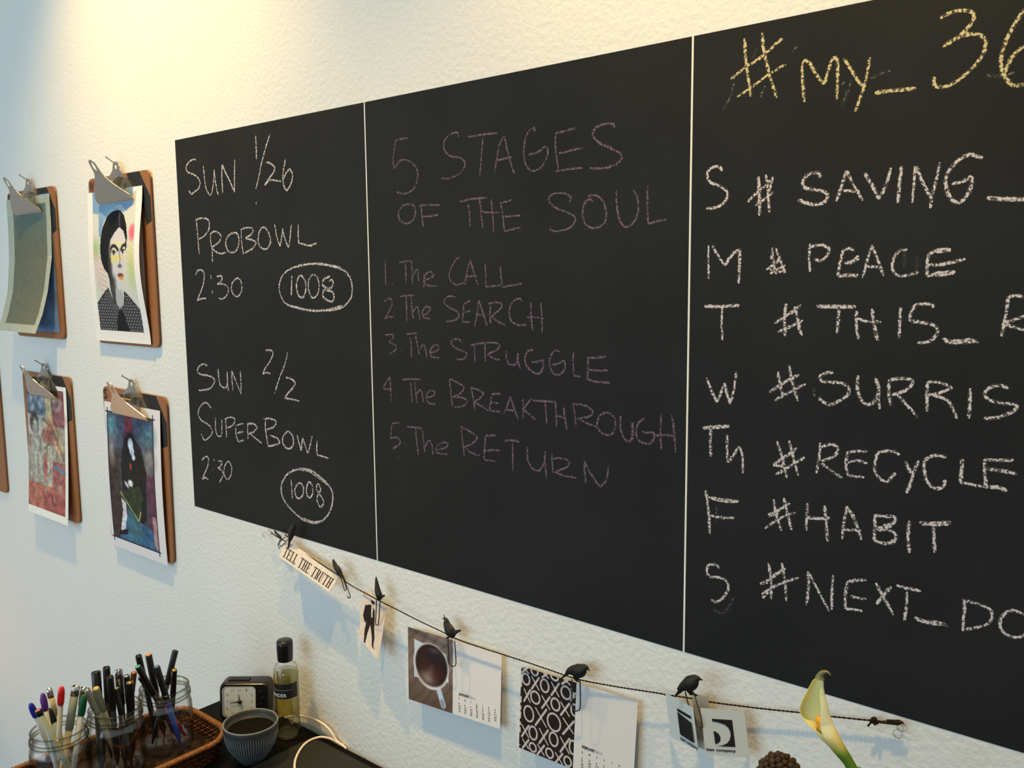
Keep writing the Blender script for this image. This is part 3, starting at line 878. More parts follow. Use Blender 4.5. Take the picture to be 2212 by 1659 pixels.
# sheet behind it, only its edge shows
o = sheet('paper_sheet', hung(-1.7195, -1.520, 1.618, 1.350, lambda u, v: .0072), nx=6, ny=10, m=M_paper, loc=(-1.612, 0, 1.35))
tag(o, 'plain white sheet almost hidden behind the portrait print', 'paper')

# --- grey curling sheet and blue sheet (upper left)
c = Canvas(60, 130, (170, 174, 158), 1.4)  # border and print darkened: shade of the down-facing sheet put into the colours
c.put(c.rect(.15, .055, .90, .945), (108, 110, 92))
c.put(c.rect(.15, .055, .90, .945) * np.clip(1 - c.V * 2.6, 0, 1) * .8, (92, 122, 128))
c.put(c.rect(.15, .055, .90, .945) * c.noise(20, 30, 5) * .25, (90, 96, 84))
c.mottle(.06, 30, 40)
zp = [0, .25, .5, .75, 1.0]
fR = lambda v: float(np.interp(v, [0, .2, .45, .70, .86, 1.0], [.0085, .009, .012, .025, .038, .055]))
fL = lambda v: float(np.interp(v, [0, .2, .45, .70, .86, 1.0], [.0085, .009, .012, .020, .032, .046]))
xa = at(14, 440, .0085)[0]
o = sheet('paper_sheet', hung(xa, -1.884, 1.632, 1.352, lambda u, v: fL(v) * (1 - u) + fR(v) * u), c, loc=(-1.99, 0, 1.35))
tag(o, 'grey printed sheet with pale border curling forward on the upper left clipboard', 'paper')
c = Canvas(40, 60, (104, 146, 198), 1.3)
c.mottle(.25, 5, 7, 4)
o = sheet('paper_sheet', hung(-2.08, -1.886, 1.634, 1.352, lambda u, v: .0068), c, loc=(-1.99, 0, 1.35))
tag(o, 'blue printed sheet flat against the upper left clipboard behind the grey one', 'paper')

# --- collage print (lower left)
c = Canvas(84, 210, (238, 236, 226), 1.32)
c.put(c.rect(0, .03, .93, .945), (150, 140, 128))
A = c.rect(0, .03, .93, .945)
c.put(A * (c.V < .26) * (c.U < .5) * (.6 + .4 * c.noise(7, 9, 11)), (52, 78, 112))
c.put(A * (c.V < .09) * (c.U < .5) * .7, (60, 40, 60))
for (a, b) in ((.10, .12), (.22, .10), (.34, .16), (.14, .19), (.40, .11)):
    c.ell(a, b, .05, .03, (186, 196, 204), .7, .7)
c.put(A * (c.V < .30) * (c.U > .62) * 1.0, (112, 48, 60))
c.ell(.76, .13, .11, .06, (178, 158, 140), .35, .8)
c.ell(.76, .13, .05, .03, (112, 70, 70), .4, .8)
c.ell(.80, .24, .14, .05, (150, 90, 96), .6, .7)
c.poly([(.45, .03), (.60, .03), (.62, .22), (.70, .34), (.82, .46), (.78, .52), (.62, .40), (.48, .26)], (206, 184, 128))
c.put(A * (c.V > .24) * (c.V < .40) * (c.U < .42) * .8, (190, 192, 184))
c.ell(.17, .30, .11, .085, (40, 38, 38), .2)
c.ell(.20, .33, .06, .055, (190, 180, 168), .4)
c.ell(.55, .36, .18, .09, (134, 62, 52), .4, .9)
c.ell(.42, .29, .10, .05, (180, 176, 150), .5, .9)
c.poly([(.06, .42), (.36, .40), (.46, .72), (.06, .78)], (164, 164, 154))
c.poly([(.36, .44), (.70, .46), (.70, .78), (.40, .76)], (176, 172, 154))
c.line([(.40, .26), (.62, .32), (.78, .44), (.90, .54)], .035, (110, 70, 40), .8)
c.line([(.66, .30), (.80, .40), (.92, .47)], .03, (196, 168, 110), .9)
c.put(A * (c.V > .56) * (c.U > .62) * .85, (158, 52, 50))
c.put(A * (c.V > .76) * .85, (184, 78, 60))
c.put(A * (c.V > .80) * (c.U > .40) * .7, (140, 50, 52))
c.line([(.66, .60), (.92, .63)], .04, (60, 120, 170), .9)
c.ell(.80, .76, .06, .035, (176, 150, 136), .4, .8)
c.ell(.44, .62, .05, .10, (150, 40, 40), .5, .8)
for k in range(46):
    r = np.random.default_rng(100 + k)
    u, v = r.random() * .9, .3 + r.random() * .52
    q = [(30, 30, 34), (210, 206, 190), (150, 50, 40), (120, 128, 120), (60, 90, 120)][k % 5]
    c.line([(u, v), (u + r.normal() * .05, v + .03 + r.random() * .07)], .014 + r.random() * .012, q, .55)
n = (c.noise(16, 34, 21) + c.noise(34, 60, 22) - 1)[..., None]
c.c = np.where(A[..., None] > 0, np.clip((c.c * .72 + np.array([182, 172, 160]) * .28) * (1 + .26 * n), 0, 255), c.c)
xa = at(57, 845, .009)[0]
f = lambda u, v: .0085 + .015 * v ** 1.6 - .001 * u
o = sheet('art_print', hung(xa, -1.874, 1.238, 0.948, f), c, loc=(-1.97, 0, .948))
tag(o, 'colourful collage print in red blue and cream on the lower clipboard of the left column', 'print', 'prints on the clipboards')

# --- painting print with ink frame (S)
c = Canvas(100, 240, (228, 220, 220), 1.36)
A = c.rect(.055, .065, .875, .93)
c.put(A, (72, 70, 78))
c.put(A * (c.V < .30), (78, 84, 102))
c.put(A * (c.U > .74) * (c.V > .42) * .8, (104, 60, 78))
c.put(A * (c.U < .26) * (c.V > .34) * .8, (66, 52, 46))
c.ell(.13, .15, .09, .07, (92, 142, 156), .6, .9)
c.ell(.80, .18, .10, .07, (88, 128, 142), .7, .8)
c.poly([(.36, .065), (.52, .065), (.52, .22), (.44, .34), (.38, .24)], (130, 52, 66), .9)
c.ell(.12, .33, .05, .09, (142, 136, 126), .6, .8)
c.ell(.80, .34, .10, .08, (140, 134, 128), .5, .8)
c.poly([(.28, .40), (.36, .22), (.52, .20), (.66, .27), (.74, .42), (.70, .74), (.58, .80), (.30, .68)], (36, 34, 34), .95)
c.ell(.47, .215, .065, .035, (30, 26, 28), .4)
c.ell(.475, .255, .046, .040, (226, 226, 234), .25)
c.ell(.495, .300, .040, .030, (222, 222, 232), .25)
c.ell(.520, .338, .030, .020, (214, 214, 226), .3)
c.ell(.465, .405, .022, .022, (196, 70, 50), .4)
c.ell(.445, .520, .045, .022, (230, 228, 230), .3)
c.ell(.375, .535, .045, .012, (200, 196, 196), .4, .9, .6)
c.poly([(.25, .60), (.56, .77), (.66, .60), (.60, .52)], (56, 62, 46))
c.line([(.25, .60), (.555, .765), (.60, .70)], .016, (176, 182, 112), .9)
c.poly([(.30, .74), (.52, .76), (.80, .80), (.86, .93), (.16, .93), (.22, .86)], (62, 104, 138))
c.poly([(.36, .68), (.54, .76), (.60, .80), (.56, .90), (.36, .90)], (74, 112, 122), .8)
c.line([(.555, .77), (.555, .87)], .012, (60, 84, 90), .9)
c.poly([(.255, .635), (.34, .665), (.335, .76), (.29, .85), (.20, .875), (.235, .80), (.275, .72)], (226, 222, 226))
c.poly([(.17, .875), (.34, .845), (.33, .885), (.16, .905)], (30, 30, 34))
c.poly([(.80, .70), (.875, .70), (.875, .93), (.80, .90)], (190, 150, 150), .8)
n = (c.noise(16, 26, 31) + c.noise(34, 50, 32) - 1)[..., None]
c.c = np.where(A[..., None] > 0, np.clip(c.c * (1 + .28 * n), 0, 255), c.c)
for p in ([(.02, .065), (.91, .065)], [(.02, .93), (.90, .93)], [(.055, .04), (.055, .955)], [(.875, .04), (.875, .955)]):
    c.line(p, .013, (40, 40, 48))
xa = at(225, 873, .009)[0]
f = lambda u, v: .0085 + .0035 * math.sin(math.pi * v) + .002 * v
o = sheet('art_print', hung(xa, -1.492, 1.225, 0.938, f), c, loc=(-1.6, 0, .938))
tag(o, 'ink framed painting print of a dark robed figure on the clipboard lettered S', 'print', 'prints on the clipboards')

# ------------------------------------------------------------------ string and pins
SP = [(586, 1151, .014), (608, 1165, .014), (628, 1174, .015), (680, 1209, .018), (735, 1245, .020), (748, 1258, .020), (790, 1282, .020),
      (820, 1298, .020), (860, 1318, .019), (905, 1341, .018), (960, 1367, .018), (978, 1377, .018), (1040, 1399, .0175), (1140, 1431, .017),
      (1225, 1460, .017), (1255, 1469, .017), (1330, 1483, .015), (1420, 1497, .014), (1440, 1501, .013), (1490, 1508, .012), (1545, 1518, .0105),
      (1640, 1530, .009), (1725, 1539, .008), (1800, 1548, .0075), (1888, 1557, .007), (1915, 1559, .007), (1944, 1561, .007)]
SW = catmull([at(p[0], p[1], p[2] * .78) for p in SP])


def frame_of(pts, i):
    t = pts[min(i + 1, len(pts) - 1)] - pts[max(i - 1, 0)]
    t /= np.linalg.norm(t)
    a = np.cross(t, [0, 1, 0]); a /= np.linalg.norm(a)
    return a, np.cross(t, a)


def resample(pts, step):
    out, acc = [pts[0]], 0
    for a, b in zip(pts[:-1], pts[1:]):
        L = np.linalg.norm(b - a)
        n = max(1, int(round(L / step)))
        for i in range(1, n + 1):
            out.append(a + (b - a) * i / n)
    return out


RS = resample(SW, .0009)
mb = MB()
for ph in (0, math.pi):
    pts = []
    for i, p in enumerate(RS):
        a, b = frame_of(RS, i)
        th = i * .62 + ph
        pts.append(p + .00042 * (math.cos(th) * a + math.sin(th) * b))
    mb.tube(pts, .00052, 5)
cordo = obj('hanging_cord', mb, M_cord, loc=tuple(RS[0]))
tag(cordo, 'thin dark twisted cord strung below the chalkboard between two clear pins', 'cord')
mb = MB()   # second run of cord, knot and loose ends near the right pin
mb.tube([at(1888, 1559, .0068), at(1915, 1562, .0068), at(1940, 1565, .0068), at(1950, 1561, .008), at(1944, 1557, .009), at(1915, 1556, .0085)], .0009, 6)
obj('loop', mb, M_cord, cordo)
mb = MB()
kc = at(1889, 1557, .007)
kp = []
for k in range(26):
    a = k / 25 * 2 * math.pi * 2
    kp.append(kc + np.array([.0022 * math.cos(a) + .0008 * math.sin(a / 2), -.0018 * math.sin(a * 1.5) - .0005, .0026 * math.sin(a)]))
mb.tube(kp, .0009, 6)
obj('knot', mb, M_cord, cordo)
for q in ([(1888, 1558), (1880, 1562), (1875, 1568)], [(1892, 1555), (1890, 1549)], [(1889, 1559), (1897, 1564)]):
    mb = MB()
    mb.tube([at(x, y, .0075) for x, y in q], [.0009, .0009, .0011][:len(q)], 6)
    obj('loose_end', mb, M_cord, cordo)


def pushpin(px, py, label, tip):
    p0 = at(px, py, 0.0)
    ax = np.array([tip[0], -1.0, tip[1]]); ax /= np.linalg.norm(ax)
    t = thing('pushpin', label, 'pushpin', p0, 'clear pushpins holding the cord')
    mb = MB()
    mb.lathe(p0, [(0, .0032), (.0048, .0032), (.0050, .0042), (.0042, .0052), (.0026, .0060), (.0024, .0100), (.0034, .0125), (.0044, .0140), (.0042, .0152), (0, .0154)], 20, ax)
    obj('plastic_head', mb, M_clear, t)
    mb = MB(); mb.tube([p0 + ax * -.004, p0 + ax * .0034], .0005, 6)
    obj('pin_shaft', mb, M_steel, t)


pushpin(588, 1149, 'clear pushpin at the left end of the cord under the chalkboard corner', (-.25, -.15))
pushpin(1951, 1563, 'clear pushpin at the right end of the cord past the white lily', (-.05, -.35))

# ------------------------------------------------------------------ things hanging from the cord
K5, K6, K7, K8, K9 = (560, 1120, .19285), (860, 1300, .18088), (1100, 1400, .1561), (1430, 1440, .12055), (580, 1120, .1085)


def cp(K, x, y):
    return K[0] + x * K[2], K[1] + y * K[2]


BIRD_LABEL = ['bird clip at the far left end of the cord, seen edge-on beside the pushpin',
              'bird clip hanging tail down at the left end of the TELL THE TRUTH strip',
              'bird clip leaning left at the right end of the TELL THE TRUTH strip',
              'bird clip with beak pointing up above the small card of a man',
              'bird clip with open beak pointing up above the coffee calendar page',
              'bird clip facing right above the black and white XOXO calendar page',
              'bird clip facing right above the two grey business cards']


def bird_clip(idx, off, K, body, extras, wires, wire_off, flat=.62):
    """body: (x, y, half thickness) stations in crop pixels"""
    if idx < 6:
        off, wire_off = off * .80, wire_off * .80
    pts = [at(*cp(K, b[0], b[1]), off) for b in body]
    sc = 0.8 / 1910.0
    e = at(*cp(K, body[0][0] + 10, body[0][1]), off)
    e2 = at(*cp(K, body[0][0], body[0][1] + 10), off)
    mpp = np.linalg.norm(e2 - at(*cp(K, body[0][0], body[0][1]), off)) / 10
    t = thing('bird_clip', 'black ' + BIRD_LABEL[idx], 'clip', pts[len(pts) // 2], 'black bird clips on the cord')
    mb = MB()

    def loft(pts, rs, mb, flat):
        n = 14
        rings = []
        for i, p in enumerate(pts):
            d = pts[min(i + 1, len(pts) - 1)] - pts[max(i - 1, 0)]
            d = np.array([d[0], 0, d[2]]); d /= np.linalg.norm(d) + 1e-9
            a = np.array([-d[2], 0, d[0]])
            rings.append([p + rs[i] * (math.cos(k * 2 * math.pi / n) * a + flat * math.sin(k * 2 * math.pi / n) * np.array([0, 1, 0])) for k in range(n)])
        mb.grid(np.array([r + [r[0]] for r in rings]))
        mb.add(rings[0], [tuple(range(n))]); mb.add(rings[-1], [tuple(range(n))])
    # smooth the stations
    S = catmull([np.array([*p, b[2] * mpp]) for p, b in zip(pts, body)])
    loft([q[:3] for q in S], [max(q[3], .0002) for q in S], mb, flat)
    obj('bird_body', mb, M_bird, t)
    for nm, ex in extras:
        mb = MB()
        loft([at(*cp(K, q[0], q[1]), off) for q in ex], [q[2] * mpp for q in ex], mb, .5)
        obj(nm, mb, M_bird, t)
    for w in wires:
        mb = MB()
        q = catmull([at(*cp(K, a[0], a[1]), (a[2] if len(a) > 2 else wire_off)) for a in w])
        mb.tube(q, .0007, 6)
        obj('wire_loop', mb, M_wire, t)
    return t


bird_clip(0, .016, K9, [(112, 238, 10), (135, 268, 27), (180, 320, 30), (225, 365, 34), (250, 400, 22), (258, 425, 8)], [],
          [[(240, 400), (215, 480), (225, 535), (260, 550), (390, 420)], [(340, 375), (290, 400), (215, 480), (190, 530), (225, 610)]], .022)
bird_clip(1, .022, K9, [(505, 108, 20), (490, 145, 55), (470, 210, 78), (452, 290, 82), (440, 360, 66), (425, 420, 42), (412, 480, 26), (400, 530, 20), (392, 580, 17)],
          [('foot', [(400, 370, 14), (360, 350, 16), (335, 320, 14)]), ('tail_tip', [(400, 540, 18), (392, 560, 18), (388, 582, 16)])], [], .022)
bird_clip(2, .024, K9, [(1285, 812, 20), (1300, 860, 38), (1335, 950, 62), (1390, 1030, 72), (1430, 1090, 52), (1470, 1150, 34), (1505, 1210, 24), (1535, 1260, 12)],
          [('foot', [(1430, 1120, 18), (1400, 1145, 14)])],
          [[(1425, 1150), (1470, 1280), (1510, 1420), (1540, 1425), (1545, 1370), (1490, 1210)], [(1500, 1210), (1570, 1380), (1625, 1540), (1615, 1585), (1585, 1575), (1572, 1540)]], .024)
bird_clip(3, .024, K5, [(1310, 652, 4), (1312, 690, 18), (1318, 740, 28), (1325, 800, 40), (1338, 850, 46), (1340, 890, 34), (1335, 918, 12)],
          [('tail', [(1350, 870, 26), (1380, 872, 16), (1405, 862, 9)]), ('foot', [(1345, 890, 16), (1372, 902, 8)])],
          [[(1315, 905), (1308, 1050), (1304, 1170), (1318, 1197), (1334, 1175), (1345, 1050), (1355, 905)]], .026)
bird_clip(4, .022, K6, [(552, 192, 14), (572, 220, 34), (582, 262, 48), (600, 310, 64), (622, 355, 72), (640, 395, 56), (640, 432, 18)],
          [('beak', [(565, 215, 14), (552, 180, 9), (543, 147, 3)]), ('beak', [(560, 215, 12), (540, 202, 7), (520, 195, 3)]), ('tail', [(660, 375, 34), (700, 355, 20), (735, 345, 13), (750, 340, 8)]),
           ('foot', [(610, 420, 12), (570, 430, 6)])],
          [[(595, 420), (600, 560), (608, 710), (632, 762), (665, 770), (690, 740), (685, 600), (675, 470)]], .024)
bird_clip(5, .022, K7, [(790, 352, 22), (830, 322, 46), (890, 312, 72), (950, 318, 92), (1000, 300, 84), (1040, 275, 56), (1072, 275, 36), (1095, 295, 14), (1115, 318, 3)],
          [('tail', [(820, 330, 30), (780, 372, 18), (722, 420, 9)]), ('belly', [(930, 370, 60), (925, 420, 46), (930, 450, 26)]), ('foot', [(930, 455, 12), (975, 462, 8)])],
          [[(868, 430), (868, 600), (872, 800), (895, 858), (940, 868), (976, 845), (984, 780), (984, 600), (980, 450)]], .024)
bird_clip(6, .030, K8, [(300, 425, 42), (350, 380, 66), (420, 340, 96), (490, 310, 124), (550, 270, 118), (605, 225, 84), (650, 215, 50), (690, 228, 20), (735, 238, 4)],
          [('tail', [(345, 400, 50), (290, 470, 26), (228, 540, 14)]), ('belly', [(480, 380, 95), (505, 440, 60), (530, 510, 28)]), ('foot', [(540, 470, 22), (590, 505, 22), (630, 512, 16)])],
          [[(418, 450), (440, 560), (480, 700)], [(565, 450), (640, 700, .034), (700, 920, .036), (724, 1060, .036), (715, 1088, .036), (670, 1100, .034), (625, 1090, .030), (612, 1050, .026), (560, 760, .022)]], .031)

# TELL THE TRUTH strip
tl, tr, br, bl = at(618, 1166, .013), at(734, 1243, .014), at(711, 1279, .028), at(603, 1203, .027)
PT = bil(tl, tr, br, bl)
o = sheet('paper_strip', PT, nx=24, ny=12, m=M_cream, rnd=.0, loc=tuple(tl))
tag(o, 'cream paper strip printed TELL THE TRUTH hanging at the left end of the cord', 'paper')
GL = {'T': (.62, [(.255, 0, .375, 1), (0, .94, .62, 1), (0, .82, .05, 1), (.57, .82, .62, 1), (.14, 0, .50, .05)]),
      'E': (.56, [(.10, 0, .22, 1), (0, .94, .54, 1), (0, 0, .56, .05), (.24, .48, .42, .53), (.49, .80, .54, 1), (.51, 0, .56, .2), (.40, .38, .43, .63)]),
      'L': (.54, [(.10, 0, .22, 1), (0, .95, .34, 1), (0, 0, .54, .05), (.49, 0, .54, .24)]),
      'H': (.66, [(.10, 0, .22, 1), (.46, 0, .58, 1), (.24, .48, .44, .53), (0, .95, .32, 1), (0, 0, .32, .05), (.36, .95, .68, 1), (.36, 0, .68, .05)]),
      'R': (.62, [(.10, 0, .22, 1), (0, .95, .40, 1), (0, 0, .32, .05), (.40, .56, .54, .94), (.24, .50, .42, .55), (.36, .04, .50, .52), (.50, 0, .60, .05)]),
      'U': (.62, [(.10, .08, .22, 1), (0, .95, .32, 1), (.46, .10, .50, 1), (.38, .95, .60, 1), (.14, .0, .44, .06), (.20, .03, .26, .14)])}
mb = MB()
words, tot, xs = 'TELL THE TRUTH', 0, []
for ch in words:
    xs.append(tot)
    tot += .40 if ch == ' ' else GL[ch][0] + .07
TILT = lambda u, v: PT(u, v) + np.array([.0001, -.0005, .0002])
for ch, x in zip(words, xs):
    if ch == ' ':
        continue
    for (a, b, c2, d2) in GL[ch][1]:
        q = []
        for (xx, yy) in ((a, b), (c2, b), (c2, d2), (a, d2)):
            u = .045 + .925 * (x + xx) / tot
            v = .86 - .54 * yy - .0 * u
            q.append(TILT(u, v))
        mb.add(q, [(0, 1, 2, 3)])
obj('printed_words', mb, M_text, o)['label'] = 'black serif words TELL THE TRUTH'

# man card
c = Canvas(60, 130, (222, 204, 188), 2.0)
c.mottle(.05, 4, 5, 8)
c.poly([(.20, .25), (.34, .19), (.46, .19), (.56, .24), (.64, .50), (.47, .56), (.24, .56), (.16, .52)], (38, 28, 26))
c.poly([(.40, .20), (.47, .20), (.50, .40), (.45, .40)], (214, 204, 196))
c.ell(.44, .145, .075, .045, (190, 166, 150), .25)
c.ell(.44, .115, .08, .030, (40, 28, 24), .25)
c.poly([(.26, .55), (.46, .55), (.38, .76), (.34, .965), (.26, .985), (.25, .76)], (42, 30, 26))
c.poly([(.44, .53), (.62, .50), (.70, .70), (.70, .86), (.78, .90), (.64, .89), (.58, .72)], (42, 30, 26))
c.line([(.18, .28), (.14, .50), (.22, .58)], .07, (36, 26, 24))
tl = at(785, 1273, .013)
o = sheet('picture_card', bil(tl, at(836, 1309, .012), at(817, 1428, .026), at(774, 1375, .022)), c, rnd=.07, loc=tuple(tl))
tag(o, 'small beige picture card of a man in a black suit hanging below a bird clip', 'card')

# January calendar page
def wood(c, r, seed):
    A = r
    c.put(A, (118, 96, 84))
    n = c.noise(6, 5, seed)
    c.put(A * n * .8, (150, 134, 126))
    s = np.sin((c.U * 2.0 + c.V * 1.1) * 26 + 3 * c.noise(7, 6, seed + 1))
    c.put(A * np.clip(s, 0, 1) * .35, (84, 64, 52))
    c.put(A * np.clip(c.V - .45, 0, 1) * 1.2, (78, 56, 44))


c = Canvas(240, 140, (226, 219, 214), .62)
A = c.rect(0, 0, .505, 1)
wood(c, A, 3)
c.poly([(.075, .14), (.43, .22), (.46, .60), (.07, .66)], (208, 214, 222))
for (p, w, col, a) in (([(.35, .74), (.40, .93)], .055, (196, 208, 226), 1), ([(.385, .88), (.40, .935)], .035, (110, 110, 130), .6)):
    c.line(p, w, col, a)
c.ell(.262, .45, .200, .315, (222, 216, 216), .03)
c.ell(.266, .435, .180, .285, (44, 30, 28), .05)
c.ell(.22, .60, .09, .09, (120, 96, 84), .7, .7)
c.ell(.20, .42, .07, .14, (70, 40, 28), .8, .7)
c.ell(.30, .30, .08, .09, (40, 34, 38), .7, .8)
c.ell(.235, .62, .07, .07, (168, 146, 132), .8, .7)
c.ell(.265, .52, .03, .07, (140, 120, 112), .9, .6, .4)
c.ell(.30, .22, .05, .03, (96, 92, 100), .9, .6)
c.ell(.33, .54, .06, .10, (72, 34, 26), .8, .8)
c.put(c.rect(.507, 0, 1, 1), (228, 221, 216))
tl = at(881, 1354, .009)
PJ = bil(tl, at(1084, 1414, .007), at(1080, 1575, .012), at(883, 1510, .011))
o = sheet('calendar_page', PJ, c, loc=tuple(tl))
tag(o, 'January calendar page with a photo of a coffee cup hanging from the cord', 'calendar', 'calendar pages on the cord')


def cal_text(PJ, head, year, cols, par, u0=.57, v0=.715, hgt=.030, du=.062, vs=.775):
    mb = MB()
    L = lambda u, v: PJ(u, v) + np.array([0, -.0004, 0])
    text_on(mb, head, lambda x, y: L(u0 + x, v0 - hgt * y), width=.115, bold=.03)
    obj('month_heading', mb, M_text, par)['label'] = f'bold black {head}'
    mb = MB()
    text_on(mb, year, lambda x, y: L(u0 + .118 + x, v0 - hgt * y), width=.052)
    obj('year_heading', mb, M_textg, par)['label'] = f'thin grey {year}'
    mb = MB()
    for k, col in enumerate(cols):
        for j, q in enumerate(col):
            if q is None:
                continue
            wd = .010 if len(q) == 1 else .020
            text_on(mb, q, lambda x, y: L(u0 + du * k + x, vs + .034 * j - .022 * y), width=wd, bold=.01)
    obj('date_columns', mb, M_text, par)['label'] = 'small black columns of dates'


def month(first, days):
    cols = [['SMTWTFS'[k]] for k in range(7)]
    wk = [first + d for d in range(days)]
    for k in range(7):
        if k < first:
            cols[k].append(None)
    for d in range(days):
        cols[(first + d) % 7].append(str(d + 1))
    return cols


cal_text(PJ, 'JANUARY', '2014', month(3, 31), o)

# February calendar page
c = Canvas(300, 190, (226, 219, 214), .62)
c.put(c.rect(0, 0, .50, 1), (38, 28, 26))


def xo(x, y):
    xl = 165 - 30 * (y - 255) / 1125
    xr = 955 - 42 * (y - 460) / 1180
    u = (x - xl) / (xr - xl)
    v = (y - (255 + 205 * u)) / (1125 + 55 * u)
    return u * .5, v


WH = (206, 194, 188)
for (x, y, rx, ry) in [(235, 430, 55, 75), (362, 315, 50, 62), (510, 515, 58, 85), (810, 600, 65, 82), (650, 390, 50, 45), (375, 680, 65, 82), (665, 765, 60, 80), (925, 830, 42, 75),
                       (280, 905, 70, 105), (645, 1010, 92, 115), (345, 1170, 58, 90), (642, 1245, 60, 90), (342, 1370, 50, 58), (585, 1440, 52, 62), (840, 1540, 50, 62), (905, 1340, 42, 90)]:
    u, v = xo(x, y)
    ru, rv = rx / 785 * .5, ry / 1160
    P = []
    for k in range(25):
        a = k / 24 * 2 * math.pi
        P.append((u + ru * math.cos(a), v + rv * math.sin(a) + (.10 * (ru * math.cos(a)) / .5)))
    P = [(p[0], p[1]) for p in P if p[0] < .497]
    segs, cur = [], []
    for p in P:
        if cur and abs(p[0] - cur[-1][0]) > .05:
            segs.append(cur); cur = []
        cur.append(p)
    segs.append(cur)
    for sg in segs:
        if len(sg) > 1:
            c.line(sg, .0135, WH)
for (x, y, hw, hh) in [(375, 485, 52, 90), (660, 560, 52, 95), (225, 300, 50, 50), (520, 365, 45, 45), (255, 655, 45, 90), (528, 745, 55, 90), (800, 825, 58, 95), (458, 950, 78, 130),
                       (855, 1065, 82, 120), (228, 1145, 52, 90), (500, 1215, 62, 110), (800, 1320, 62, 112), (235, 1325, 45, 68), (460, 1400, 48, 75), (718, 1505, 50, 78), (920, 630, 40, 90), (810, 440, 55, 50)]:
    for (sx, w) in ((1, .0095), (-1, .016)):
        a = xo(x - sx * hw, y - hh * (1 if sx > 0 else .82))
        b = xo(x + sx * hw, y + hh * (1 if sx > 0 else .82))
        if a[0] > .49 or b[0] > .49:
            f_ = (.49 - min(a[0], b[0])) / (abs(a[0] - b[0]) + 1e-9)
            if a[0] > b[0]:
                a = (b[0] + (a[0] - b[0]) * f_, b[1] + (a[1] - b[1]) * f_)
            else:
                b = (a[0] + (b[0] - a[0]) * f_, a[1] + (b[1] - a[1]) * f_)
        c.line([a, b], w, WH)
c.put(c.rect(.501, 0, 1, 1), (224, 216, 212))
c.put(c.rect(0, 0, .012, 1) * (c.noise(3, 26, 5) > .5), WH)
tl = at(1126, 1439, .009)
bl = at(1121, 1615, .010)
tr = at(1378, 1515, .008)
PF = bil(tl, tr, tr + (bl - tl) + np.array([0, -.002, -.001]), bl)
o = sheet('calendar_page', PF, c, loc=tuple(tl))
tag(o, 'February calendar page with a black and white XOXO pattern hanging from the cord', 'calendar', 'calendar pages on the cord')
cal_text(PF, 'FEBRUARY', '2014', month(6, 28), o)

# business cards
M_card = mat('grey_card', (196, 200, 196), 0.7, spec=0.2, var=0.01)
M_cardd = mat('grey_card_back', (160, 156, 148), 0.7, spec=0.2, var=0.04, vscale=120)


def card(corn, offs, label, polys, txtbox, m=M_card):
    pts = [at(*cp(K8, x, y), o_) for (x, y), o_ in zip(corn, offs)]
    P = bil(*pts)
    o = sheet('business_card', P, nx=8, ny=8, m=m, loc=tuple(pts[0]))
    tag(o, label, 'card', 'grey business cards on the cord')
    n = np.cross(pts[1] - pts[0], pts[3] - pts[0]); n /= np.linalg.norm(n)
    if n[1] > 0:
        n = -n

    def hit(x, y):
        q = cp(K8, x, y)
        r = ROT @ np.array([q[0] - 1106.0, -(q[1] - 829.5), -FPX])
        t = ((pts[0] - CAM) @ n) / (r @ n)
        return CAM + r * t + n * .0006
    for pg in polys:
        mb = MB()
        mb.add([hit(*p) for p in pg], [tuple(range(len(pg)))])
        obj('logo_shape', mb, M_text, o)
    if txtbox:
        (x0, y0), (x1, y1), hh, tx = txtbox
        mb = MB()
        text_on(mb, tx, lambda x, y: hit(x0 + (x1 - x0) * x, y0 + (y1 - y0) * x - hh * y), width=1.0, bold=.035, spacing=1.05)
        obj('printed_words', mb, M_text, o)['label'] = 'small black words ' + tx
    return o


card([(540, 470), (830, 560), (900, 1560), (600, 1420)], [.012, .012, .014, .014], 'plain grey card behind the gap between the two printed business cards', [], None, M_cardd)
card([(62, 470), (560, 740), (650, 1505), (150, 1250)], [.014, .036, .036, .016], 'left grey business card printed with a large black letter i',
     [[(272, 742), (522, 888), (525, 942), (283, 795)], [(283, 812), (535, 1015), (580, 1370), (332, 1212)]], ((338, 1300), (650, 1495), 46, 'ben company'))
card([(690, 740), (1470, 800), (1575, 1640), (780, 1575)], [.034, .014, .016, .036], 'right grey business card printed with a black and grey letter b',
     [[(893, 930), (1255, 955), (1315, 1437), (985, 1420), (1090, 1405), (1165, 1370), (1210, 1315), (1232, 1230), (1222, 1160), (1190, 1095), (1130, 1040), (1020, 1000), (900, 975)],
      [(922, 1150), (970, 1168), (1015, 1205), (1042, 1250), (1048, 1300), (1030, 1345), (1000, 1370), (955, 1385)]], ((798, 1500), (1325, 1530), 46, 'ben company'))

# ------------------------------------------------------------------ desk
ZD = 0.753
t = thing('desk', 'black desk against the wall under the cord', 'desk', (-0.3, -0.36, 0))
mb = MB()
DX0, DX1, DY0, DY1 = -1.293, 0.45, -0.66, -0.002
mb.box(((DX0 + DX1) / 2, (DY0 + DY1) / 2, ZD - .014), (DX1 - DX0, DY1 - DY0, .028))
dt = obj('desk_top', mb, M_desk, t)
bv = dt.modifiers.new('bevel', 'BEVEL'); bv.width = .0015; bv.segments = 2
for x in (DX0 + .04, DX1 - .04):
    for y in (DY0 + .04, DY1 - .04):
        mb = MB(); mb.box((x, y, (ZD - .028) / 2), (.045, .045, ZD - .028))
        obj('leg', mb, M_desk, t)

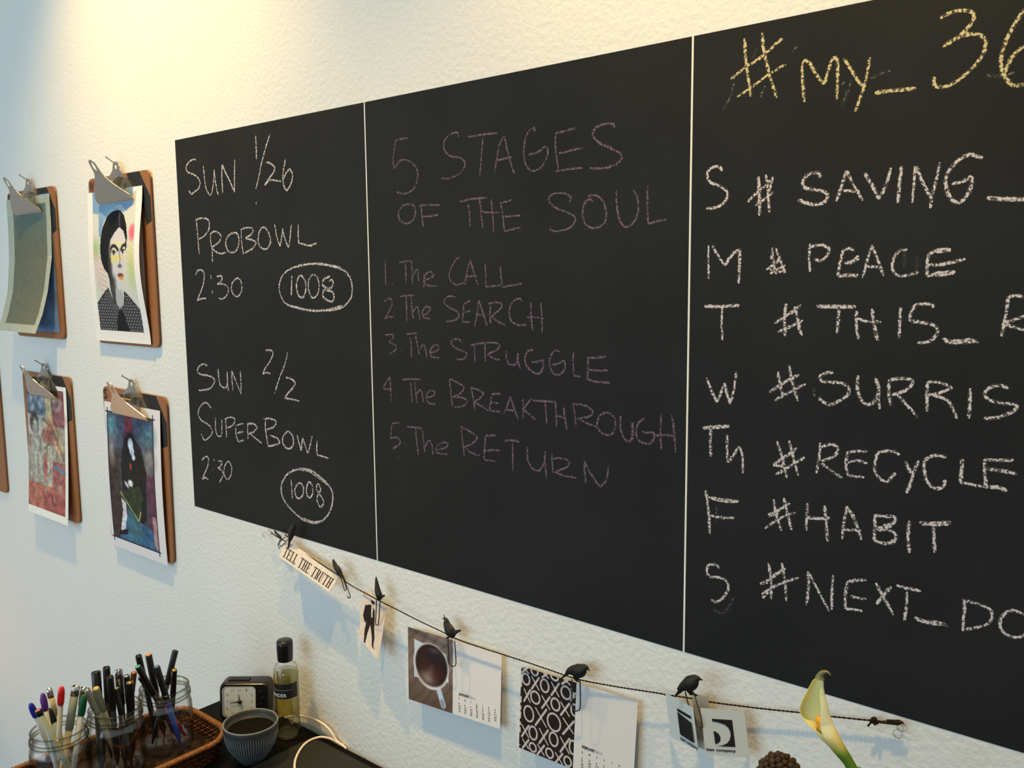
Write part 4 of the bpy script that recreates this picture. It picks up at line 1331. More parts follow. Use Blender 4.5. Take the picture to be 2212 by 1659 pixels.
# ------------------------------------------------------------------ woven tray
M_wick = mat('dark_wicker', (98, 52, 22), 0.55, spec=0.4, var=0.35, vscale=160)
M_wickd = mat('dark_wicker_weave', (52, 34, 18), 0.6, spec=0.3, var=0.35, vscale=160)
M_wickr = mat('wicker_rim', (150, 100, 56), 0.5, spec=0.45, var=0.3, vscale=200)
TX0, TX1, TY0, TY1, TZ = -1.276, -1.122, -0.43, -0.118, 0.032


def rrect(x0, x1, y0, y1, r, n=10):
    P = []
    for cx, cy, a0 in ((x1 - r, y1 - r, 0), (x0 + r, y1 - r, 90), (x0 + r, y0 + r, 180), (x1 - r, y0 + r, 270)):
        for k in range(n + 1):
            a = math.radians(a0 + 90 * k / n)
            P.append((cx + r * math.cos(a), cy + r * math.sin(a)))
    return P


def along(P, step):
    P = [np.array(p) for p in P] + [np.array(P[0])]
    out, carry = [], 0.0
    for a, b in zip(P[:-1], P[1:]):
        L = np.linalg.norm(b - a)
        while carry < L:
            out.append(a + (b - a) * carry / L)
            carry += step
        carry -= L
    return out


t = thing('woven_tray', 'dark brown woven wicker tray holding three jars of pens on the desk', 'tray', (-1.2, -.27, ZD))
mb = MB()
IN = .006   # the walls lean outwards
bot = rrect(TX0 + IN, TX1 - IN, TY0 + IN, TY1 - IN, .040)
mb.prism(bot, lambda p: np.array([p[0], p[1], ZD + .001]), lambda p: np.array([p[0], p[1], ZD + .006]))
obj('tray_base', mb, M_wickd, t)
# stakes
mb = MB()
for k, (p, q) in enumerate(zip(along(rrect(TX0 + IN, TX1 - IN, TY0 + IN, TY1 - IN, .040), .0056), along(rrect(TX0, TX1, TY0, TY1, .044), .0057))):
    mb.tube([(p[0], p[1], ZD + .002), ((p[0] + q[0]) / 2, (p[1] + q[1]) / 2, ZD + TZ * .5), (q[0], q[1], ZD + TZ)], .0013, 5)
o = obj('wicker_stakes', mb, M_wick, t); o['kind'] = 'stuff'
# solid lining between the stakes
mb = MB()
Pa, Pb = rrect(TX0 + IN - .001, TX1 - IN + .001, TY0 + IN - .001, TY1 - IN + .001, .041), rrect(TX0 - .0005, TX1 + .0005, TY0 - .0005, TY1 + .0005, .044)
mb.grid(np.array([[(p[0], p[1], ZD + .002) for p in Pa + Pa[:1]], [(p[0], p[1], ZD + TZ) for p in Pb + Pb[:1]]]))
obj('tray_lining', mb, M_wickd, t)
# woven rows
for row in range(7):
    f = row / 6
    z = ZD + .004 + (TZ - .008) * f
    P = along(rrect(TX0 + IN * (1 - f), TX1 - IN * (1 - f), TY0 + IN * (1 - f), TY1 - IN * (1 - f), .041), .0028)
    mb = MB()
    cxy = np.array([(TX0 + TX1) / 2, (TY0 + TY1) / 2])
    pts = []
    for k, p in enumerate(P + P[:1]):
        d = p - cxy; d /= np.linalg.norm(d)
        s = (1 if (k // 2 + row) % 2 else -1) * .0013
        pts.append((p[0] + d[0] * s, p[1] + d[1] * s, z))
    mb.tube(pts, .0015, 5, caps=False)
    obj('woven_strand', mb, M_wickd if row % 2 else M_wick, t)
# wrapped rim
R_ = along(rrect(TX0 - .001, TX1 + .001, TY0 - .001, TY1 + .001, .045), .0018)
mb = MB()
mb.tube([(p[0], p[1], ZD + TZ) for p in R_ + R_[:1]], .0030, 8, caps=False)
rim = obj('rim', mb, M_wickr, t)
mb = MB()
pts = []
n_ = len(R_)
for i in range(n_ * 3 + 1):
    p = R_[(i // 3) % n_] + (R_[(i // 3 + 1) % n_] - R_[(i // 3) % n_]) * (i % 3) / 3
    d = R_[(i // 3 + 1) % n_] - R_[(i // 3) % n_]; d = d / (np.linalg.norm(d) + 1e-9)
    a = i * 2.1 * .45
    pts.append((p[0] - d[1] * .0036 * math.cos(a), p[1] + d[0] * .0036 * math.cos(a), ZD + TZ + .0036 * math.sin(a)))
mb.tube(pts, .0011, 5, caps=False)
o = obj('rim_wrapping', mb, M_wickr, rim)

# ------------------------------------------------------------------ jars
JZ = ZD + .0068
JAR = {'L': (-1.209, -.330), 'M': (-1.209, -.2525), 'R': (-1.214, -.1745)}
JLAB = {'L': 'front left glass jar of coloured and beige pens in the woven tray',
        'M': 'middle glass jar packed with black markers and grey pens in the woven tray',
        'R': 'right glass jar of black and blue pens in the woven tray beside the clock'}
for k, (jx, jy) in JAR.items():
    t = thing('glass_jar', JLAB[k], 'jar', (jx, jy, JZ), 'glass pen jars in the tray')
    mb = MB()
    mb.lathe((jx, jy, JZ), [(0, .0), (.033, .0), (.0368, .003), (.0380, .008), (.0380, .064), (.0372, .070), (.0350, .0745), (.0345, .077),
                            (.0352, .079), (.0366, .080), (.0352, .0815), (.0347, .083), (.0360, .0845), (.0350, .086), (.0346, .090), (.0350, .0925),
                            (.0344, .094), (.0334, .093), (.0330, .088), (.0332, .077), (.0350, .070), (.0364, .064), (.0364, .008), (.034, .0055), (0, .005)], 48)
    obj('glass_body', mb, M_glass, t)
    for z, r in ((.0800, .0362), (.0845, .0357), (.0935, .0345)):
        mb = MB()
        mb.tube([(jx + r * math.cos(a / 24 * math.pi), jy + r * math.sin(a / 24 * math.pi), JZ + z + .0008 * math.sin(a / 48 * math.pi)) for a in range(49)], .0012, 8, caps=False)
        obj('glass_ring', mb, M_thick, t)

# ------------------------------------------------------------------ pens
M_p = {n: mat(n + '_plastic', c, r, spec=.5, var=.04) for n, c, r in [
    ('blue', (30, 44, 150), .3), ('purple', (92, 42, 130), .3), ('red', (214, 34, 30), .3), ('green', (22, 84, 48), .3), ('black', (24, 22, 24), .3),
    ('beige', (196, 178, 130), .45), ('grey', (140, 148, 130), .45), ('clearish', (176, 180, 176), .25), ('pink', (200, 110, 96), .4), ('teal', (60, 176, 136), .4),
    ('orange', (240, 150, 50), .35), ('lilac', (160, 130, 170), .4), ('cream', (222, 196, 130), .4), ('skyblue', (90, 130, 170), .4), ('bluebarrel', (36, 76, 176), .35),
    ('redbarrel', (150, 42, 52), .35), ('copper', (190, 130, 80), .35), ('brown', (90, 56, 36), .4)]}
M_silver = mat('silver_metal', (206, 206, 204), .22, metal=1, var=.05)
M_gold = mat('gold_metal', (224, 180, 96), .25, metal=1, var=.05)
PENS = [
('L', 'blue_cap', (-1.2322, -0.321, 0.7676), (-1.2277, -0.3562, 0.8939), 0.0038),
('L', 'red_end', (-1.1841, -0.3171, 0.7679), (-1.2028, -0.3565, 0.8924), 0.0046),
('L', 'black_cap', (-1.2165, -0.3077, 0.768), (-1.2269, -0.3349, 0.878), 0.005),
('L', 'purple_cap', (-1.1997, -0.3367, 0.7676), (-1.2115, -0.3461, 0.9093), 0.0038),
('L', 'beige_silver', (-1.2268, -0.3125, 0.7677), (-1.2382, -0.327, 0.9004), 0.004),
('L', 'red_cap', (-1.2231, -0.3331, 0.7677), (-1.2022, -0.3247, 0.9136), 0.004),
('L', 'beige_wide', (-1.2091, -0.3343, 0.7681), (-1.2015, -0.3064, 0.9078), 0.0054),
('L', 'silver_grey', (-1.209, -0.3182, 0.7677), (-1.2037, -0.2958, 0.901), 0.004),
('L', 'green_cap', (-1.2021, -0.3226, 0.7678), (-1.1876, -0.3021, 0.8981), 0.0044),
('M', 'grey_cream', (-1.222, -0.2439, 0.7679), (-1.1996, -0.2807, 0.8953), 0.0046),
('M', 'grey_clip', (-1.2142, -0.2486, 0.7678), (-1.1954, -0.295, 0.9002), 0.0042),
('M', 'black_wide', (-1.2095, -0.2757, 0.7685), (-1.232, -0.265, 0.9045), 0.0066),
('M', 'black_flat', (-1.2299, -0.2529, 0.768), (-1.2169, -0.2567, 0.9122), 0.005),
('M', 'black_flat', (-1.2046, -0.2557, 0.7679), (-1.1852, -0.2665, 0.9115), 0.0046),
('M', 'black_silver', (-1.1889, -0.2517, 0.7681), (-1.2243, -0.2363, 0.8995), 0.0054),
('M', 'grey_disc', (-1.1807, -0.2461, 0.7678), (-1.196, -0.254, 0.8863), 0.0042),
('M', 'silver_disc', (-1.2176, -0.2263, 0.7678), (-1.1956, -0.2388, 0.8994), 0.0044),
('M', 'gold_spot', (-1.2096, -0.2314, 0.7682), (-1.1842, -0.24, 0.8939), 0.0056),
('M', 'copper_disc', (-1.227, -0.235, 0.7678), (-1.2072, -0.2221, 0.895), 0.0042),
('R', 'green_disc', (-1.2005, -0.1623, 0.7678), (-1.2016, -0.2187, 0.9043), 0.0044),
('R', 'purple_disc', (-1.2051, -0.1501, 0.7679), (-1.2139, -0.21, 0.8822), 0.0046),
('R', 'black_flat', (-1.2316, -0.1809, 0.7679), (-1.2213, -0.2073, 0.9112), 0.0046),
('R', 'orange_disc', (-1.2267, -0.1722, 0.768), (-1.2368, -0.1844, 0.9002), 0.005),
('R', 'blue_disc', (-1.1857, -0.1689, 0.7679), (-1.1919, -0.1956, 0.8988), 0.0046),
('R', 'black_flat', (-1.2212, -0.1951, 0.7679), (-1.2147, -0.1532, 0.9022), 0.0046),
('R', 'gold_disc', (-1.2306, -0.1591, 0.7678), (-1.1844, -0.173, 0.8877), 0.0042),
]
# kind: (barrel, cap, end, cap share, end style, label)
PK = {
 'blue_cap': ('clearish', 'blue', None, .17, 'bullet', 'thin clear pen with a rounded blue cap leaning out left'),
 'purple_cap': ('clearish', 'purple', None, .17, 'bullet', 'thin clear pen with a rounded purple cap'),
 'red_cap': ('clearish', 'red', None, .18, 'bullet', 'thin clear pen with a bright red rounded cap'),
 'green_cap': ('clearish', 'green', None, .22, 'bullet', 'clear pen with a dark green rounded cap'),
 'black_cap': ('grey', 'black', None, .18, 'bullet', 'grey pen with a rounded black cap'),
 'red_end': ('grey', 'black', 'pink', .06, 'disc', 'grey pen with a black band and pink end'),
 'beige_silver': ('beige', 'beige', 'M_silver', .30, 'metal', 'slim beige pen with a silver end'),
 'beige_wide': ('beige', 'grey', 'M_silver', .42, 'metal', 'thick beige pen with a broad silver end'),
 'silver_grey': ('grey', 'black', 'M_silver', .18, 'metal', 'grey pen with a silver end beside the green capped pen'),
 'grey_cream': ('grey', 'grey', 'cream', .30, 'disc', 'grey fineliner with a cream end disc leaning towards the viewer'),
 'grey_clip': ('grey', 'grey', 'M_silver', .32, 'clip', 'grey fineliner with a metal pocket clip'),
 'black_wide': ('black', 'black', None, .40, 'flat', 'thickest black marker at the left of the middle jar'),
 'black_flat': ('black', 'black', None, .36, 'flat', None),
 'black_silver': ('black', 'black', 'M_silver', .36, 'metal', 'black marker with a silver end at the back of the middle jar'),
 'grey_disc': ('black', 'black', 'grey', .34, 'disc', 'short black marker with a grey end disc'),
 'silver_disc': ('black', 'black', 'M_silver', .32, 'disc', 'black pen with a bright silver end disc'),
 'gold_spot': ('black', 'black', 'M_gold', .38, 'disc', 'thick black marker with a small gold end'),
 'copper_disc': ('black', 'brown', 'copper', .30, 'disc', 'dark pen with a copper end at the right of the middle jar'),
 'green_disc': ('black', 'black', 'teal', .36, 'disc', 'black pen with a mint green end disc'),
 'purple_disc': ('redbarrel', 'black', 'lilac', .50, 'disc', 'black and red pen with a lilac end disc'),
 'orange_disc': ('black', 'black', 'orange', .46, 'disc', 'tall black pen with an orange end'),
 'blue_disc': ('bluebarrel', 'black', 'skyblue', .44, 'disc', 'pen with black cap and bright blue barrel'),
 'gold_disc': ('black', 'black', 'M_gold', .40, 'disc', 'black pen with a gold end and pocket clip'),
}
FLAT = iter(['black flat ended marker standing tallest in the middle jar', 'black flat ended marker behind the grey fineliners in the middle jar',
             'black flat ended pen at the left of the right jar', 'long black pen leaning right out of the right jar'])
for (j, kind, B, P, r) in PENS:
    bar, capc, endc, share, style, lab = PK[kind]
    B, P = np.array(B), np.array(P)
    L = np.linalg.norm(P - B)
    ax = (P - B) / L
    t = thing('pen', lab or next(FLAT), 'pen', B, 'pens in the ' + {'L': 'front left', 'M': 'middle', 'R': 'right'}[j] + ' jar')
    mb = MB()
    mb.lathe(B, [(0, 0), (.0012, 0), (r * .5, .008), (r * .86, .016), (r * .86, L * (1 - share) + .002), (0, L * (1 - share) + .002)], 14, ax)
    obj('barrel', mb, M_p[bar], t)
    mb = MB()
    c0 = L * (1 - share)
    if style == 'bullet':
        prof = [(0, c0)] + [(r * 1.0, c0), (r * 1.12, c0 + .004), (r * 1.14, L - .010), (r * 1.02, L - .005), (r * .72, L - .0015), (r * .3, L), (0, L)]
    elif style == 'metal':
        prof = [(0, c0), (r, c0), (r, L - .012), (0, L - .012)]
    else:
        prof = [(0, c0), (r * .98, c0), (r, c0 + .002), (r, L - .0012), (r * .9, L), (r * .62, L - .0002), (r * .55, L - .0015), (0, L - .0015)]
    mb.lathe(B, prof, 14, ax)
    cap_ = obj('cap', mb, M_p[capc], t)
    if style == 'metal':
        mb = MB(); mb.lathe(B, [(0, L - .013), (r * 1.02, L - .013), (r * 1.02, L - .001), (r * .8, L), (r * .7, L - .002), (0, L - .002)], 14, ax)
        obj('metal_end', mb, M_silver, t)
    elif endc:
        me_ = {'M_silver': M_silver, 'M_gold': M_gold}.get(endc) or M_p[endc]
        mb = MB(); mb.lathe(B, [(0, L - .002), (r * .80, L - .002), (r * .80, L + .0004), (0, L + .0006)], 14, ax)
        obj('end_plug', mb, me_, t)
    if kind in ('grey_clip', 'gold_disc', 'blue_disc', 'orange_disc', 'black_silver', 'grey_cream'):
        side = np.cross(ax, [0, 0, 1.0]); side /= np.linalg.norm(side)
        tw = np.array([.76, -.55, 0]) + side * .4
        tw -= ax * (tw @ ax); tw /= np.linalg.norm(tw)
        mb = MB()
        q = [P - ax * .002 + tw * (r * .6), P - ax * .001 + tw * (r + .0012), P - ax * .034 + tw * (r + .0012), P - ax * .036 + tw * (r + .0002)]
        mb.tube(q, .0008, 6)
        obj('pocket_clip', mb, M_silver if kind in ('grey_clip', 'gold_disc') else M_p[capc], cap_)

# ------------------------------------------------------------------ alarm clock
M_clk = mat('glossy_black_case', (22, 20, 20), .25, spec=.5, var=.05)
M_dial = mat('clock_dial', (206, 214, 218), .6, spec=.3, var=.02)
M_inset = mat('clock_bezel', (150, 158, 168), .4, var=.03)
ux = np.array([.765, .643, 0.]); ux /= np.linalg.norm(ux)
uy = np.array([-ux[1], ux[0], 0.])      # away from the camera
uz = np.array([0, 0, 1.0])
C0 = on_z(474.5, 1556, ZD); C0[2] = ZD
CW, CH, CD = .0800, .0595, .030
tc_ = thing('alarm_clock', 'small black travel alarm clock with a white square dial behind the ribbed bowl', 'clock', C0)
tiltb = .10


def CL(a, h, dp):
    return C0 + ux * a + uz * (h * .995) + uy * (dp + h * tiltb)


prof = [(k_[0], k_[1]) for k_ in rrect(0, CW, 0, CH, .009, 6)]
mb = MB()
mb.grid(np.array([[CL(p[0] + (CW / 2 - p[0]) * s, p[1] + (CH / 2 - p[1]) * s, d_) for p in prof + prof[:1]] for s, d_ in ((.06, 0), (.01, .0018), (0, .005), (0, CD - .006), (.02, CD - .002), (.08, CD))]))
ring0 = [CL(p[0] + (CW / 2 - p[0]) * .06, p[1] + (CH / 2 - p[1]) * .06, 0) for p in prof]
ring1 = [CL(p[0] + (CW / 2 - p[0]) * .08, p[1] + (CH / 2 - p[1]) * .08, CD) for p in prof]
mb.add(ring0, [tuple(range(len(prof)))]); mb.add(ring1, [tuple(range(len(prof) - 1, -1, -1))])
obj('case', mb, M_clk, tc_)
DXA, DXB, DZA, DZB = .0045, .0590, .0050, .0545
mb = MB()
pr = rrect(DXA, DXB, DZA, DZB, .007, 6)
mb.prism(pr, lambda p: CL(p[0], p[1], .001), lambda p: CL(p[0], p[1], -.0006))
obj('bezel', mb, M_inset, tc_)
pr = rrect(DXA + .004, DXB - .001, DZA + .0015, DZB - .0015, .006, 6)
mb = MB(); mb.prism(pr, lambda p: CL(p[0], p[1], 0), lambda p: CL(p[0], p[1], -.0009))
dial = obj('dial', mb, M_dial, tc_)
dcx, dcz, dr = (DXA + DXB) / 2 + .0015, (DZA + DZB) / 2 + .001, .0215
mb = MB()
for h in range(12):
    a = math.radians(30 * h)
    s = 1 / max(abs(math.sin(a)), abs(math.cos(a)))
    x, z = dcx + math.sin(a) * dr * min(s, 1.2) * .92, dcz + math.cos(a) * dr * min(s, 1.2) * .88
    text_on(mb, str(h or 12), lambda u, v: CL(x - .0020 + u, z - .0018 + v * .0036, -.00115), width=.0040 if (h or 12) > 9 else .0026, bold=.01)
obj('dial_numerals', mb, M_textg, dial)


def hand(a_deg, L, w, dz, name, m=M_wire, back=.004):
    a = math.radians(a_deg)
    d = np.array([math.sin(a), math.cos(a)]); n = np.array([d[1], -d[0]])
    P = [d * L + n * w * .3, d * L - n * w * .3, -d * back - n * w, -d * back + n * w]
    mb = MB(); mb.prism(P, lambda p: CL(dcx + p[0], dcz + p[1], -dz), lambda p: CL(dcx + p[0], dcz + p[1], -dz - .0004))
    obj(name, mb, m, dial)


hand(-10, .0115, .0011, .0013, 'hour_hand')
hand(262, .0165, .0008, .0018, 'minute_hand')
hand(278, .0165, .0003, .0023, 'alarm_hand')
hand(150, .0125, .0004, .0026, 'second_hand')
mb = MB(); mb.lathe(CL(dcx, dcz, -.001), [(0, 0), (.0028, 0), (.0028, .0025), (0, .0028)], 16, -uy)
obj('hand_hub', mb, M_wire, dial)
mb = MB()
mb.box(CL(CW * .36, CH + .0006, CD * .5), (.034, .010, .0022), np.array([ux, uy, uz]))
obj('snooze_bar', mb, M_black, tc_)
for k, (a, h) in enumerate(((.0635, .046), (.0655, .036), (.0625, .026))):
    mb = MB(); mb.box(CL(a + .004, h, -.0008), (.004, .002, .0020), np.array([ux, uy, uz]))
    obj('side_button', mb, M_silver if k < 2 else M_black, tc_)

# ------------------------------------------------------------------ ribbed bowl
M_bowl = mat('glazed_bowl', (56, 60, 62), .45, spec=.4, var=.15, vscale=120)
M_rib = mat('bowl_ribs', (112, 120, 126), .5, spec=.4, var=.1, vscale=300)
M_bin = mat('dark_bowl_inside', (14, 11, 9), .8, var=.2, vscale=300, spec=.1, bump=.0006, bscale=600)
bx, by = on_z(545, 1641, ZD)[:2]
t = thing('bowl', 'small round ribbed blue grey bowl filled with dark material in front of the alarm clock', 'bowl', (bx, by, ZD))
mb = MB()
outer = [(0, .0005), (.018, .0005), (.0195, .003), (.0190, .006), (.0250, .013), (.0325, .025), (.0372, .040), (.0388, .052), (.0395, .0565), (.0390, .0590), (.0380, .0600)]
mb.lathe((bx, by, ZD), outer + [(.0366, .0590), (.0362, .056), (.034, .048), (0, .0475)], 48)
obj('bowl_body', mb, M_bowl, t)
mb = MB(); mb.lathe((bx, by, ZD), [(0, .0490), (.020, .0490), (.0345, .0482)], 32)
obj('dark_filling', mb, M_bin, t)
mb = MB()
for k in range(64):
    a = 2 * math.pi * k / 64
    tp = [(.0205, .007), (.0262, .0145), (.0335, .0265), (.0374, .040), (.0388, .050)]
    mb.tube([(bx + (r_ + .0001) * math.cos(a), by + (r_ + .0001) * math.sin(a), ZD + z_) for r_, z_ in tp], [.0006, .0008, .0010, .0010, .0004], 5)
o = obj('ribs', mb, M_rib, t); o['kind'] = 'stuff'
mb = MB()
mb.tube([(bx + .0386 * math.cos(a / 24 * math.pi), by + .0386 * math.sin(a / 24 * math.pi), ZD + .0592) for a in range(49)], .0013, 6, caps=False)
obj('rim', mb, M_rib, t)

# ------------------------------------------------------------------ lotion bottle
M_liq = thin_glass('yellow_oil', (190, 182, 120), .05, face=(250, 246, 216))
M_pet = thin_glass('clear_bottle_plastic', (205, 203, 180), .05)
M_blab = mat('black_label', (22, 22, 24), .45, var=.05)
M_wt = mat('white_print', (210, 208, 204), .6, var=.02)
M_back = mat('cream_label', (214, 206, 150), .6, var=.04)
lx, ly = -1.106, -.0345
BR = .0190
t = thing('bottle', 'clear bottle of pale yellow oil with black cap and black label standing against the wall', 'bottle', (lx, ly, ZD))
mb = MB()
mb.lathe((lx, ly, ZD), [(0, .0010), (BR * .72, .0006), (BR * .95, .003), (BR, .007), (BR, .104), (BR * .97, .110), (BR * .82, .1165), (BR * .58, .1205), (BR * .52, .123), (BR * .52, .128)], 40)
obj('bottle_shell', mb, M_pet, t)
mb = MB()
q = BR - .0009
mb.lathe((lx, ly, ZD), [(0, .0035), (q * .75, .0030), (q * .95, .0045), (q, .008), (q, .104), (q * .95, .1065), (0, .1065)], 40)
obj('oil', mb, M_liq, t)
mb = MB()
mb.lathe((lx, ly, ZD), [(0, .1235), (BR * .60, .1235), (BR * .62, .126), (BR * .66, .148), (BR * .64, .1535), (BR * .58, .1555), (BR * .3, .156), (0, .156)], 32)
obj('cap', mb, M_clk, t)
th0 = math.atan2(-.8 - ly, 0 - lx)      # direction towards the camera


def CY(a, h, r_=BR + .0003):
    return np.array([lx + r_ * math.cos(th0 + a), ly + r_ * math.sin(th0 + a), ZD + h])


mb = MB()
mb.grid(np.array([[CY(a, h) for a in np.linspace(-1.75, .95, 22)] for h in (.0690, .0850, .0925)]))
obj('front_label', mb, M_blab, t)['label'] = 'black wrap label'
mb = MB()
mb.grid(np.array([[CY(a, h, BR + .00045) for a in np.linspace(-1.6, .45, 16)] for h in (.0826, .0832)]))
obj('label_line', mb, M_textg, t)
mb = MB()
text_on(mb, 'LAVENDER', lambda x, y: CY(-2.02 + x, .0722 + .0052 * y, BR + .00055), width=2.02, bold=.015)
obj('printed_words', mb, M_wt, t)['label'] = 'white letters wrapping round the label, ending in NDER'
mb = MB()
mb.grid(np.array([[CY(a, h, BR - .0004) for a in np.linspace(2.05, 4.0, 20)] for h in (.024, .1005)]))
obj('back_label', mb, M_back, t)['label'] = 'pale cream label on the far side seen through the oil'

# ------------------------------------------------------------------ notebook and white cable
M_note = mat('black_notebook_cover', (30, 32, 28), .55, spec=.3, var=.12, vscale=80, bump=.0001, bscale=1500)
NZ = .005
p1 = on_z(690, 1597, ZD + NZ); p2 = on_z(737, 1604, ZD + NZ); p3 = on_z(828, 1657, ZD + NZ); p4 = on_z(641, 1655, ZD + NZ)
nx0, ny1 = p1[0] - .014, -.018
nb = rrect(nx0, nx0 + .21, ny1 - .27, ny1, .022, 8)
t = thing('notebook', 'closed black notebook with rounded corners lying on the desk inside the loop of white cable', 'notebook', (nx0 + .1, ny1 - .13, ZD))
M_pages = mat('page_edges', (70, 68, 60), .8, var=.1)
for nm, za, zb_, m_, ins in (('back_cover', 0.0004, .0012, M_note, 0), ('pages', .0012, .0042, M_pages, .0015), ('front_cover', .0042, NZ, M_note, 0)):
    mb = MB()
    nb2 = rrect(nx0 + ins, nx0 + .21 - ins, ny1 - .27 + ins, ny1 - ins, .022, 8)
    mb.prism(nb2, lambda p: np.array([p[0], p[1], ZD + za]), lambda p: np.array([p[0], p[1], ZD + zb_]))
    obj(nm, mb, m_, t)
M_cab = mat('white_cable', (226, 214, 204), .45, spec=.4, var=.02)
r_ = .0018
cz = ZD + NZ + .0016
cab = [on_z(637, 1672, cz), on_z(636.5, 1650, cz), on_z(641, 1633, cz), on_z(652, 1614, cz), on_z(668, 1600, cz), on_z(690, 1592.5, cz), on_z(708, 1594, cz), on_z(724, 1600, cz + .001),
       at(741, 1611, .0045), at(748, 1617, .004)]
cab2 = [at(742, 1610.5, .0025), at(727, 1600, .0055), at(714, 1579, .0065), at(698, 1564, .0062), at(682, 1555, .0055), at(664, 1549, .0045), at(640, 1545.5, .004), at(615, 1551, .004)]
mb = MB()
mb.tube(catmull(cab), r_, 8)
o = obj('charging_cable', mb, M_cab, loc=tuple(cab[4]))
tag(o, 'white cable curving round the notebook and up the wall behind the bottle', 'cable')
mb = MB(); mb.tube(catmull(cab2), [r_ * (.75 if i > 20 else 1) for i in range(len(catmull(cab2)))], 8)
obj('cable_run', mb, M_cab, o)

# ------------------------------------------------------------------ calla lily, dried cone and their vase
OFFL = .20


def fl(x, y, dep=0.0):
    """crop pixel of the lily close-up to a point on a vertical plane facing the camera, dep towards the camera"""
    q = at(1630 + x * .13804, 1430 + y * .13804, OFFL)
    return q + np.array([.35, -.93, 0.0]) * dep


mpx = np.linalg.norm(fl(1000, 500) - fl(1000, 510)) / 10
ROWS = [(232, 1000, 1048, 1046), (262, 945, 1062, 1044), (300, 905, 1076, 1040), (400, 850, 1082, 1030), (500, 800, 1096, 1018), (600, 745, 1125, 1034), (700, 712, 1150, 1038), (800, 712, 1172, 1034), (900, 770, 1205, 1030),
        (1000, 880, 1245, 1036), (1090, 955, 1288, 1062), (1150, 1000, 1318, 1100), (1200, 1040, 1348, 1130), (1300, 1150, 1400, 1230), (1400, 1230, 1458, 1320), (1500, 1320, 1520, 1400), (1600, 1400, 1578, 1480), (1720, 1460, 1640, 1540)]
K_ = len(ROWS)
Ys = np.array([r[0] for r in ROWS], float)
NR, NC = 70, 56
P, Cc = np.zeros((NR, NC, 3)), np.zeros((NR, NC, 3))
for i in range(NR):
    y = Ys[0] + (Ys[-1] - Ys[0]) * i / (NR - 1)
    Lx, Rx, Fx = (np.interp(y, Ys, [r[k] for r in ROWS]) for k in (1, 2, 3))
    cxx, hw = (Lx + Rx) / 2, (Rx - Lx) / 2
    closed = float(np.clip((y - 950) / 180, 0, 1))
    th_s = -math.acos(np.clip((Fx - cxx) / hw, -.98, .98))     # free front edge
    th_e = math.pi * (1.04 + .10 * closed) + closed * (math.pi + th_s - .14 * math.pi + .25)
    dep = hw * mpx * (.55 + .35 * closed)
    for k in range(NC):
        th = th_s + (th_e - th_s) * k / (NC - 1)
        sp = 1.0 - .05 * (k / (NC - 1)) * (1 if k > NC * .5 else 0) * closed
        P[i, k] = fl(cxx + hw * math.cos(th) * sp, y, -math.sin(th) * dep * sp)
    f = np.clip((y - 1020) / 420, 0, 1)
    a, b, g = np.array([255, 250, 208]), np.array([240, 222, 120]), np.array([112, 150, 44])
    col = a * (1 - min(1, f * 1.6)) + b * min(1, f * 1.6) if f < .62 else b * (1 - (f - .62) / .38) + g * ((f - .62) / .38)
    Cc[i, :] = col
    inner = np.array([255, 248, 176]) if f < .62 else col
    for k in range(NC):
        wgt = np.clip((k / (NC - 1) - .30) / .15, 0, 1) * (1 - closed)
        Cc[i, k] = col * (1 - wgt) + inner * wgt
mb = MB(); mb.grid(P)
M_cal = mat('calla_petal', (250, 242, 200), .5, spec=.3, attr=True, sub=.12)
base_l = fl(1560, 1720)
VX, VY = base_l[0] + .012, base_l[1] + .004
VZ = ZD
nt = M_cal.node_tree
tb = nt.nodes.new('ShaderNodeBsdfTranslucent')
an = nt.nodes.new('ShaderNodeAttribute'); an.attribute_name = 'print'
ms = nt.nodes.new('ShaderNodeMixShader'); ms.inputs[0].default_value = 0.42
nt.links.new(an.outputs['Color'], tb.inputs['Color'])
nt.links.new(nt.nodes['Principled BSDF'].outputs[0], ms.inputs[1])
nt.links.new(tb.outputs[0], ms.inputs[2])
nt.links.new(ms.outputs[0], nt.nodes['Material Output'].inputs['Surface'])
tl_ = thing('calla_lily', 'white calla lily with green stem before the right end of the cord', 'flower', (base_l[0], base_l[1], base_l[2]))
sp_ = obj('spathe', mb, M_cal, tl_, colors=s2l(Cc.reshape(-1, 3) / 255))
sm = sp_.modifiers.new('thick', 'SOLIDIFY'); sm.thickness = .0003; sm.offset = 0
mb = MB()
tp = [fl(1022, 250), fl(1030, 205), fl(1058, 170), fl(1095, 153), fl(1135, 155), fl(1168, 178), fl(1192, 212)]
mb.tube(catmull(tp), list(np.interp(np.linspace(0, 1, len(catmull(tp))), [0, .2, .6, 1], [.0036, .0022, .0010, .0003])), 8)
obj('curled_tip', mb, mat('calla_tip', (150, 138, 60), .5, var=.25, vscale=90, col2=(96, 96, 70)), sp_)['label'] = 'olive curled tip'
mb = MB()
mb.tube(catmull([fl(1075, 1060, -.002), fl(1040, 985, -.002), fl(1018, 925, -.002), fl(992, 882, -.001)]), list(np.interp(np.linspace(0, 1, 16), [0, .8, 1], [.0034, .0032, .0012])), 12)
obj('spadix', mb, mat('orange_spadix', (240, 160, 40), .7, var=.2, vscale=900, bump=.0005, bscale=1800), tl_)['label'] = 'orange spadix'
M_stem = mat('green_stem', (104, 144, 40), .45, spec=.4, var=.15, vscale=60, col2=(84, 122, 50))
mb = MB()
stem = catmull([fl(1540, 1700), fl(1600, 1850), fl(1660, 2050), np.array([VX, VY, ZD + .22]), np.array([VX - .004, VY, ZD + .02])])
mb.tube(stem, .0062, 10)
obj('stem', mb, M_stem, tl_)
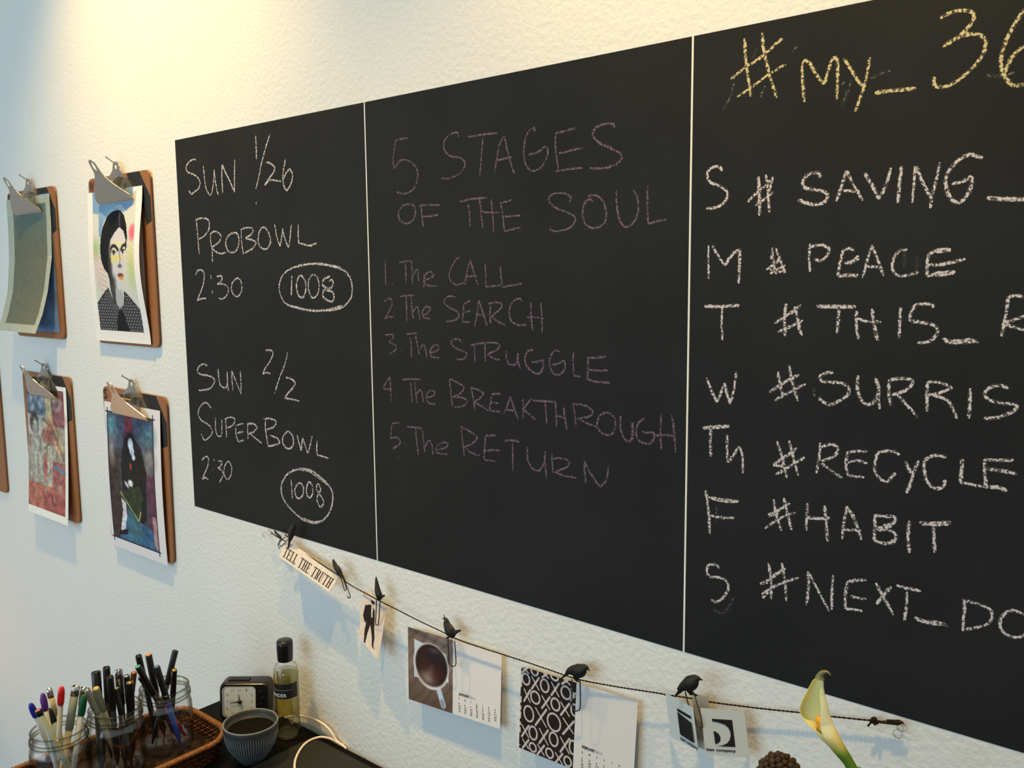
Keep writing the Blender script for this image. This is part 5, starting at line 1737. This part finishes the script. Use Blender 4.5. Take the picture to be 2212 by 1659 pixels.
# vase on the desk, below the picture
t = thing('vase', 'slim clear glass vase on the desk holding the lily', 'vase', (VX, VY, ZD))
mb = MB()
mb.lathe((VX, VY, ZD), [(0, .0006), (.034, .0006), (.036, .006), (.034, .08), (.026, .18), (.030, .24), (.0285, .24), (.0245, .18), (.032, .08), (.034, .010), (0, .008)], 32)
obj('glass_body', mb, M_glass, t)
# dried cone on its own stick
cc = at(1684, 1674, .16)
cr = .0148
t = thing('dried_cone', 'knobbly brown dried cone at the bottom edge left of the lily', 'cone', cc)
mb = MB()
mb.lathe(cc - np.array([0, 0, cr]), [(0, 0)] + [(cr * math.sin(a) * .92, cr - cr * math.cos(a) * .98) for a in np.linspace(.1, 3.0, 12)] + [(0, cr * 1.97)], 20)
M_cone = mat('dried_cone_scales', (62, 47, 32), .6, var=.45, vscale=260, spec=.3, bump=.0005, bscale=900)
core = obj('cone_core', mb, M_cone, t)
NS = 120
ico = None
for k in range(NS):
    ph = math.acos(1 - 2 * (k + .5) / NS)
    a = k * 2.39996
    d = np.array([math.sin(ph) * math.cos(a), math.sin(ph) * math.sin(a), math.cos(ph)])
    if k == 0:
        mb = MB()
        mb.lathe((0, 0, 0), [(0, -.0022), (.0020, -.001), (.0026, .0004), (.0021, .0018), (.0009, .0027), (0, .0029)], 9)
        me = bpy.data.meshes.new('scale')
        me.from_pydata(mb.v, [], mb.f); me.polygons.foreach_set('use_smooth', [True] * len(mb.f)); me.materials.append(M_cone)
        ico = me
    o = link('scale', ico, t)
    o.location = tuple(d * cr)
    o.rotation_euler = Vector(tuple(d)).to_track_quat('Z', 'Y').to_euler()
    s_ = .85 + .4 * random.random()
    o.scale = (s_, s_, s_ * (.8 + .5 * random.random()))
mb = MB(); mb.tube(catmull([cc - np.array([0, 0, cr * .9]), cc - np.array([-.006, -.004, .10]), np.array([VX - .010, VY + .006, ZD + .24]), np.array([VX - .012, VY + .012, ZD + .02])]), .0016, 6)
obj('stem', mb, mat('dry_stem', (96, 74, 44), .7, var=.2), t)
